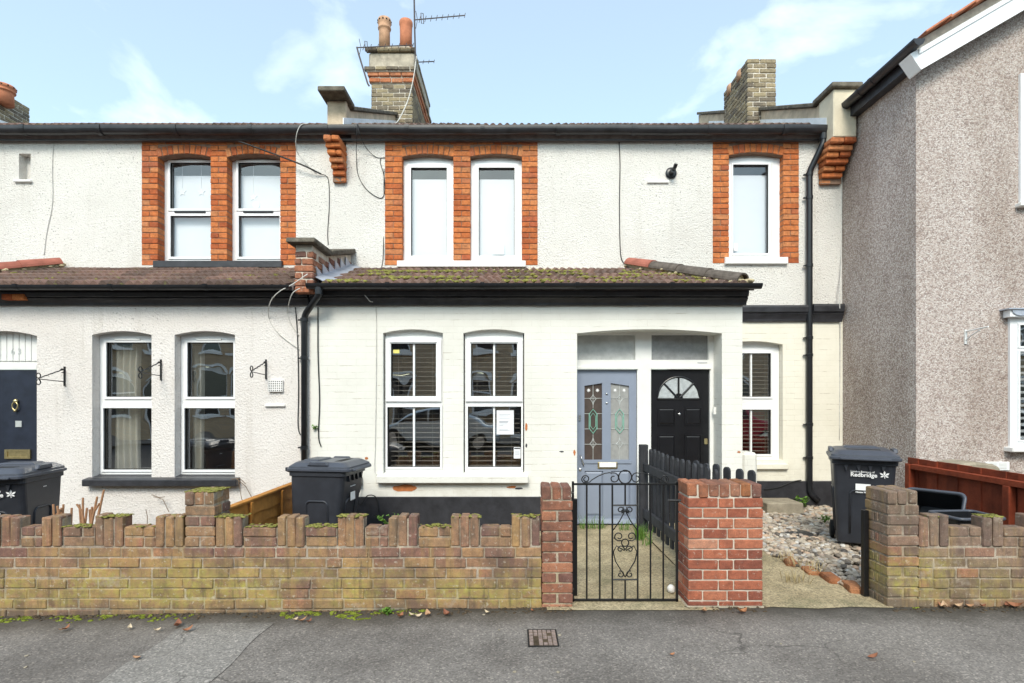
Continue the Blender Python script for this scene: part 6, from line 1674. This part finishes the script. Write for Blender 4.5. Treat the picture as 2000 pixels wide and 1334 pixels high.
leafy('leafy_weed', 'thin green weed behind the crenellations near the socket cable', (PX(764, 4.9), 4.9, PZ(1030, 4.9)), 8, .16, .04)
sh = thing('cut_shrub', 'pruned shrub with bare orange-brown stems behind the wall', 'shrub', (PX(160, 4.5), 4.5, -.1))
for px, py, dx in ((104, 985, -6), (112, 988, -9), (120, 992, -4), (124, 985, 2), (140, 992, 1), (155, 985, -6), (162, 972, 1), (170, 992, 4), (175, 995, -2), (180, 990, 7), (190, 970, 12), (197, 985, 12), (203, 957, 15), (160, 995, -3)):
    y = 4.45 + rnd.uniform(-.1, .15); tp = P(px, py, y); bs_ = P(px - dx*2, 1090, y); MB().tube([bs_, bs_*.4 + tp*.6 + Vector((rnd.uniform(-.01, .01), 0, 0)), tp], .009, 7, radii=[.012, .010, .008]).build('stem', 'stem', sh)
    if rnd.random() < .6: m_ = bs_*.25 + tp*.75; MB().tube([m_, m_ + Vector((rnd.uniform(-.05, .05), 0, .07))], .007, 6).build('stem', 'stem', sh)
tw = thing('bare_twigs', 'thin bare twigs leaning on the wall under the black sill', 'twigs', (PX(470, 6.2), 6.2, -.1))
for pts in (((462, 935), (480, 950), (492, 972), (494, 1000)), ((466, 940), (472, 975), (490, 990), (495, 1010)), ((452, 936), (468, 934), (480, 945)), ((300, 970), (318, 975), (330, 1000)), ((296, 966), (312, 972), (322, 970)), ((285, 995), (288, 1010), (287, 1030))):
    MB().tube([P(a, b, 6.3) for a, b in pts], .004, 5).build('twig', 'dry_twig', tw)
# fallen leaves
def leaf_obj(x, y, z, L, rot, curl):
    mb = MB(); n = 6; w = L*.28
    for i in range(n+1):
        u = i/n; ww = w*math.sin(pi*min(1, u*.95 + .04)); zz = curl*L*(u - .5)**2*2
        mb.v += [(L*(u - .5), -ww, zz + ww*.5), (L*(u - .5), 0, zz), (L*(u - .5), ww, zz + ww*.5)]
    for i in range(n):
        for j in range(2): mb.f.append((i*3+j, i*3+j+1, (i+1)*3+j+1, (i+1)*3+j))
    me = bpy.data.meshes.new('fallen_leaf'); me.from_pydata(mb.v, [], mb.f); me.materials.append(MATS['dead_leaf'])
    o = bpy.data.objects.new('fallen_leaf', me); COL.objects.link(o); o.location = (x, y, z); o.rotation_euler = (rnd.uniform(-.3, .3), rnd.uniform(-.3, .1), rot); return o
wall_leaves = [(130, 1216, .06), (305, 1222, .05), (348, 1213, .09), (366, 1223, .07), (253, 1216, .05), (590, 1208, .07), (604, 1210, .05), (782, 1203, .07), (806, 1201, .06), (815, 1203, .06), (836, 1200, .07), (873, 1200, .08), (120, 1218, .04), (575, 1206, .05), (952, 1198, .05), (1040, 1196, .04), (1375, 1198, .06), (1448, 1200, .09), (1845, 1190, .08), (1862, 1184, .07), (1880, 1183, .06), (1955, 1183, .06), (1980, 1187, .10), (1830, 1183, .06), (1900, 1180, .05)]
for px, py, L in wall_leaves:
    Y = 1.5*FPX/(py - 781); x = PX(px, Y); tag(leaf_obj(x, min(Y, YW - .03), pave_z(x) + .015, L, rnd.uniform(0, 6.3), .8), 'dry curled leaf lying along the foot of the garden wall', 'leaf', 'dry leaves along the wall foot')
for px, py, L in ((268, 1275, .06), (1706, 1288, .07), (1313, 1283, .04)):
    Y = 1.5*FPX/(py - 781); x = PX(px, Y); tag(leaf_obj(x, Y, pave_z(x) + .012, L, rnd.uniform(-.6, .6), .5), 'reddish fallen leaf alone on the open asphalt', 'leaf', 'leaves out on the asphalt')
for px, py, s in ((1005, 1310, .02), (1093, 1240, .025), (1525, 1258, .014), (1785, 1293, .014), (945, 1198, .02), (975, 1228, .014), (1090, 1312, .02), (50, 1285, .022), (52, 1263, .02)):
    Y = 1.5*FPX/(py - 781); x = PX(px, Y); tag(blobs([(x, Y, pave_z(x) + .003)], [(s*.6, s*.45, .004)], 'gum_spot', 'concrete', px), 'pale trodden gum spot on the asphalt', 'gum', 'gum spots on the pavement')
# small cast cover set in the asphalt
y0, y1 = 3.37, 3.60; xa, xb = PX(1033, 3.48), PX(1087, 3.48)
cv = thing('inspection_cover', 'small rusty cast iron cover set in the asphalt', 'cover', ((xa+xb)/2, (y0+y1)/2, -.002))
zc_p = pave_z(.2)
MB().box(xa, xb, y0, y1, zc_p - .02, zc_p + .002).build('plate', 'soil', cv)
fr = MB()
for q in ((xa - .008, xa, y0 - .008, y1 + .008), (xb, xb + .008, y0 - .008, y1 + .008), (xa, xb, y0 - .008, y0), (xa, xb, y1, y1 + .008)): fr.box(*q, zc_p - .02, zc_p + .006)
fr.build('rim', 'rubber', cv)
for i in range(6):
    for j in range(5):
        if rnd.random() < .1: continue
        cx_, cy_ = xa + (xb-xa)*(i + .5)/6, y0 + (y1-y0)*(j + .5)/5; MB().box(cx_ - .0115, cx_ + .0115, cy_ - .018, cy_ + .018, zc_p - .001, zc_p + .007).build('stud', 'iron_cover', cv)

# ------------------------------------------------------------------ the street behind the camera (seen in the window panes)
def street_brick():
    m, t, b = new_mat('street_brick'); p = pos(t)
    mp = nd(t, 'ShaderNodeMapping'); mp.inputs['Rotation'].default_value = (R(-90), 0, 0); t.links.new(p, mp.inputs[0])
    br = nd(t, 'ShaderNodeTexBrick'); t.links.new(mp.outputs[0], br.inputs['Vector']); br.inputs['Scale'].default_value = 1; br.inputs['Brick Width'].default_value = .225; br.inputs['Row Height'].default_value = .075; br.inputs['Mortar Size'].default_value = .008
    br.inputs['Color1'].default_value = (.55, .40, .25, 1); br.inputs['Color2'].default_value = (.42, .29, .18, 1); br.inputs['Mortar'].default_value = (.36, .31, .24, 1)
    t.links.new(br.outputs['Color'], b.inputs['Base Color']); b.inputs['Roughness'].default_value = .9
street_brick()
simple('car_paint_silver', (.55, .60, .63), .22, .03, 3, metal=.5, spec=.6); simple('car_paint_red', (.34, .02, .03), .22, .03, 3, spec=.6); simple('car_glass', (.02, .025, .03), .06, .02, 3, spec=.8)
simple('bark', (.09, .07, .05), .9, .3, 9)
def far_house(k, x):
    t = thing('street_house', 'brown brick terraced house across the street with white arched windows', 'house', (x, -9.6, 0), 'houses across the street')
    hs = [(x - 1.9, x - 1.0, .9, 2.5, .15), (x - .7, x + .2, .9, 2.5, .15), (x + 1.0, x + 1.9, .05, 2.3, .15), (x - 1.7, x - .9, 3.5, 5.0, .15), (x - .5, x + .3, 3.5, 5.0, .15), (x + 1.0, x + 1.7, 3.5, 5.0, .15)]
    mb = plate(MB(), x - 2.5, x + 2.5, -.05, 5.6, hs, 9.6, .15)
    mb.v = [(a, -b, c) for a, b, c in mb.v]; mb.f = [f[::-1] for f in mb.f]
    mb.build('wall', 'street_brick', t)
    MB().prism([(-9.3, 5.55), (-12.6, 7.4), (-16, 5.55)], 'x', x - 2.5, x + 2.5).build('roof', 'slate', t)
    for h in hs:
        a, b, c, d = h[:4]
        fr_ = MB()
        for q in ((a, a + .08, c, d + .12), (b - .08, b, c, d + .12), (a + .08, b - .08, c, c + .08), (a + .08, b - .08, d - .02, d + .12), (a + .08, b - .08, (c+d)/2 - .04, (c+d)/2 + .04)): fr_.box(q[0], q[1], -9.74, -9.68, q[2], q[3])
        w = fr_.build('window' if c > .5 else 'door', 'white_upvc', t); MB().quad((a, -9.72, c), (a, -9.72, d + .1), (b, -9.72, d + .1), (b, -9.72, c)).build('pane', 'car_glass', w)
        arc = [((a+b)/2 + (b-a)*.62*math.cos(pi*i/10), d + .02 + .26*math.sin(pi*i/10)) for i in range(11)]
        ins = [((a+b)/2 + (b-a)*.5*math.cos(pi*i/10), d + .0 + .17*math.sin(pi*i/10)) for i in range(11)]
        MB().prism(arc + ins[::-1], 'y', -9.60, -9.55).build('arch_trim', 'white_gloss', t)
        MB().box(a - .1, b + .1, -9.6, -9.48, c - .12, c - .002).build('window_sill', 'white_sill', t)
for k, x in enumerate((-26, -21, -16, -11, -6, -1, 4, 9, 14, 19)): far_house(k, x)
def car(label, x, y, mat):
    t = thing('parked_car', label, 'car', (x, y, -.12), None)
    prof = [(-2.05, .30), (-2.0, .62), (-1.9, .78), (-1.25, .86), (-.65, 1.30), (.55, 1.36), (1.25, .98), (1.95, .88), (2.05, .55), (2.02, .30)]
    body = []
    for sy, sc_ in ((-.84, .97), (-.74, 1.0), (.74, 1.0), (.84, .97)): body.append([(x + a*sc_, y + sy, -.12 + (b if sc_ == 1.0 else .30 + (b - .30)*.93)) for a, b in prof])
    o = loft(body); o.build('body', mat, t, bevel=.05, seg=2)
    for s in (-1, 1):
        for seg_ in ([(-1.1, .90), (-.62, 1.22), (-.1, 1.25), (-.1, .90)], [(-.02, .90), (-.02, 1.25), (.5, 1.27), (1.02, .96)]):
            MB().prism([(x + a, -.12 + b) for a, b in seg_], 'y', y + s*.80 - .045, y + s*.80 + .045).build('side_window', 'car_glass', t)
        for wx_ in (-1.3, 1.3):
            w = MB().lathe([(0, -.1), (.2, -.1), (.31, -.09), (.32, 0), (.31, .09), (.2, .1), (0, .1)], (x + wx_, y + s*.78, .2), 20, 'y').build('wheel', 'rubber', t)
            MB().lathe([(0, -.012), (.19, -.01), (.2, 0), (0, .004)], (x + wx_, y + s*.88, .2), 14, 'y').build('rim', 'steel', w)
    for s in (-1, 1): MB().box(x + s*2.0 - .05, x + s*2.0 + .05, y - .7, y - .4, .44, .58).build('headlight', 'white_print', t); MB().box(x + s*2.0 - .05, x + s*2.0 + .05, y + .4, y + .7, .44, .58).build('headlight', 'white_print', t)
car('silver car parked across the street facing the bay', -2.4, -4.9, 'car_paint_silver'); car('silver car parked across the street facing the doors', 2.6, -4.9, 'car_paint_silver'); car('red car parked across the street beyond the silver ones', 7.6, -4.9, 'car_paint_red')
tr = thing('bare_tree', 'bare winter street tree on the far pavement', 'tree', (-5.2, -7.0, 0))
trunk = MB().tube([(-5.2, -7, -.05), (-5.22, -7, 1.2), (-5.15, -7.05, 2.3)], .12, 10, radii=[.16, .12, .10]).build('trunk', 'bark', tr)
br_ = MB()
def grow(p, d, L, r_, n):
    q = p + d*L; br_.tube([p, (p+q)/2 + Vector((rnd.uniform(-.04, .04), rnd.uniform(-.04, .04), 0)), q], r_, 5, radii=[r_, r_*.85, r_*.65], cap=False)
    if n == 0: return
    for _ in range(3 if n > 1 else 4):
        dd = (d + Vector((rnd.uniform(-.7, .7), rnd.uniform(-.7, .7), rnd.uniform(-.15, .5)))).normalized(); grow(q, dd, L*rnd.uniform(.6, .85), r_*.6, n-1)
for _ in range(5): grow(Vector((-5.15, -7.05, 2.2)), Vector((rnd.uniform(-.7, .7), rnd.uniform(-.6, .6), 1)).normalized(), .8, .05, 4)
br_.build('crown', 'bark', tr)
